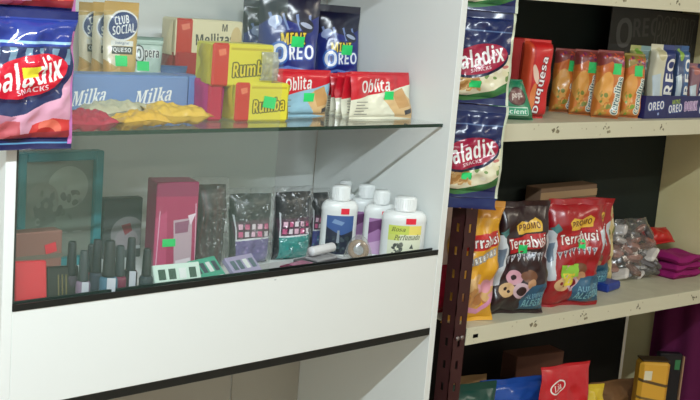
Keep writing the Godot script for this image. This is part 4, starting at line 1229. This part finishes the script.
func build_rack_low() -> void:
	bag("low_red", "sweets_bag", "glossy red sweets bag with white oval badge on the lowest shelf", "bag", printed(art_low_red(), 0.25), 151, {"wr": 0.008, "stand": true, "st": 0.03})
	var o := carton("low_yel", "tape_box", "yellow box with dark bands and white patch on the lowest shelf", "box", printed(art_tape_box(), 0.45), 0.010)
	var p: Array = PLACE["low_yel"]
	part(o, "lid", block(p[6] * 0.9, 0.004, p[8] * 0.9, 0.001), mat(hue(60, 46, 26), 0.5), Vector3(0, p[7] - 0.001, 0))
	o = carton("low_black", "black_box", "black box standing behind the yellow box on the lowest shelf", "box", mat(hue(24, 24, 28), 0.45), 0.004)
	p = PLACE["low_black"]
	part(o, "back_card", block(0.004, p[7] * 0.97, p[8] * 1.3, 0.0005), mat(hue(190, 150, 116), 0.7), Vector3(p[6] / 2 + 0.003, 0, 0))
	sticker_on(o, p[6] * 0.3, p[7] * 0.7, p[8] / 2, 0.016, 0.03, mat(hue(60, 130, 80), 0.6))
	carton("low_carton", "cardboard_box", "worn brown carton at the back of the lowest shelf", "box", mat(hue(104, 66, 52), 0.8))
	low_blob("low_blue", "film_bag", "blue crumpled film bag beside the red sweets bag", mat(hue(40, 84, 170), 0.2), 152)
	low_blob("low_green", "snack_bag", "dark green bag at the bottom beside the maroon post", mat(hue(14, 66, 56), 0.3), 153)
	low_blob("low_tan", "paper_bag", "tan paper bag behind the dark green bag", mat(hue(190, 150, 104), 0.7), 156)
	low_blob("low_lemon", "sweets_bag", "small yellow bag right of the red sweets bag", mat(hue(220, 190, 50), 0.3), 154)
	low_blob("low_brown", "paper_bag", "dull brown paper bag left of the yellow box", mat(hue(120, 84, 50), 0.8), 155)
	# magenta curtain hanging over the rack's side board
	var st := begin()
	st.set_smooth_group(0)
	var n := 36
	for face in [0.0, 0.003]:
		for i in n:
			for j in 6:
				var f := func(a: int, b: int) -> Vector3:
					var z := -0.30 + 0.225 * a / n
					return Vector3(2.222 + 0.006 * sin(a * 0.45 + b * 0.3) - face, 0.12 + 0.68 * b / 6.0, z)
				quad(st, [f.call(i, j), f.call(i + 1, j), f.call(i + 1, j + 1), f.call(i, j + 1)], Vector3(-1 if face > 0.0 else 1, 0, 0))
	var cur := thing("hanging_cloth", "dark magenta cloth hanging at the right end of the lowest shelf", "cloth", Vector3.ZERO)
	part(cur, "cloth", done(st), mat(hue(96, 12, 68), 0.9))
	part(cur, "rail", slab(Vector3(2.216, 0.798, -0.305), Vector3(2.228, 0.806, -0.07), 0.001), mat(hue(60, 40, 50), 0.5))

func low_blob(key: String, called: String, label: String, m: Material, seed_: int) -> void:
	bag(key, called, label, "bag", m, seed_, {"wr": 0.016, "freq": 16.0, "stand": true})

func build_strips() -> void:
	var green := mat(hue(40, 206, 110), 0.6)
	var left := printed(art_salty_left(), 0.16)
	var right := printed(art_salty_right(), 0.25)
	var o := {"wr": 0.014, "freq": 20.0, "st": 0.075, "sb": 0.075, "pinch": 0.03, "sway": 0.006}
	bag("sal_l", "snack_bag", "blue snack bag with red oval badge hanging before the cabinet's left post", "bag", left, 161, o, [], "snack bags hanging at the left post")
	var p: Array = PLACE["sal_l"]
	var up := thing("snack_bag", "snack bag cut off by the picture's top left corner", "bag", Vector3(p[0], p[1] + p[7] - 0.013, p[2] - 0.008), 0, 0, 0, "snack bags hanging at the left post")
	bag_parts(up, bag_spec(p[6], p[7], p[8], 162, o), left)
	for s in [["sal_l", 1.98, -0.016]]:
		var q: Array = PLACE[s[0]]
		var h := thing("display_strip", "clear plastic strip the left snack bags hang from", "display strip", Vector3(q[0], q[1], q[2] - 0.02))
		part(h, "strip", slab(Vector3(-0.012, 0.1, -0.001), Vector3(0.012, 0.72, 0.0), 0.0), clear(hue(230, 230, 230), 0.3, 0.1))
		part(h, "hook", slab(Vector3(-0.004, 0.70, -0.10), Vector3(0.004, 0.72, 0.0), 0.001), mat(hue(160, 160, 160), 0.4, 1.0))
	var say := ["blue snack bag with crimson badge hanging beside the post, upper", "blue snack bag with crimson badge hanging beside the post, lower"]
	for i in 2:
		bag("sal_r%d" % (i + 1), "snack_bag", say[i], "bag", right, 163 + i, o, [[0.5, 0.22 + 0.02 * i, 0.022, 0.014, green]], "snack bags hanging by the rack post")
	p = PLACE["sal_r1"]
	var top := thing("snack_bag", "blue snack bag with green band hanging at the top edge beside the post", "bag", Vector3(p[0], p[1] + p[7] + 0.0005, p[2]), p[3], 0, 0, "snack bags hanging by the rack post")
	bag_parts(top, bag_spec(p[6], p[7], p[8], 166, o), right)
	p = PLACE["sal_r2"]
	var tail := thing("bag_strip_end", "torn blue end of the hanging snack bag strip", "strip end", Vector3(p[0], p[1] - 0.0235, p[2]), p[3])
	part(tail, "film", bag_patch(bag_spec(p[6] * 0.97, 0.023, 0.004, 167, {"st": 0.0, "sb": 0.0, "wr": 0.003}), 0, 1, 0, 1, 18, 5), mat(hue(24, 38, 92), 0.3))
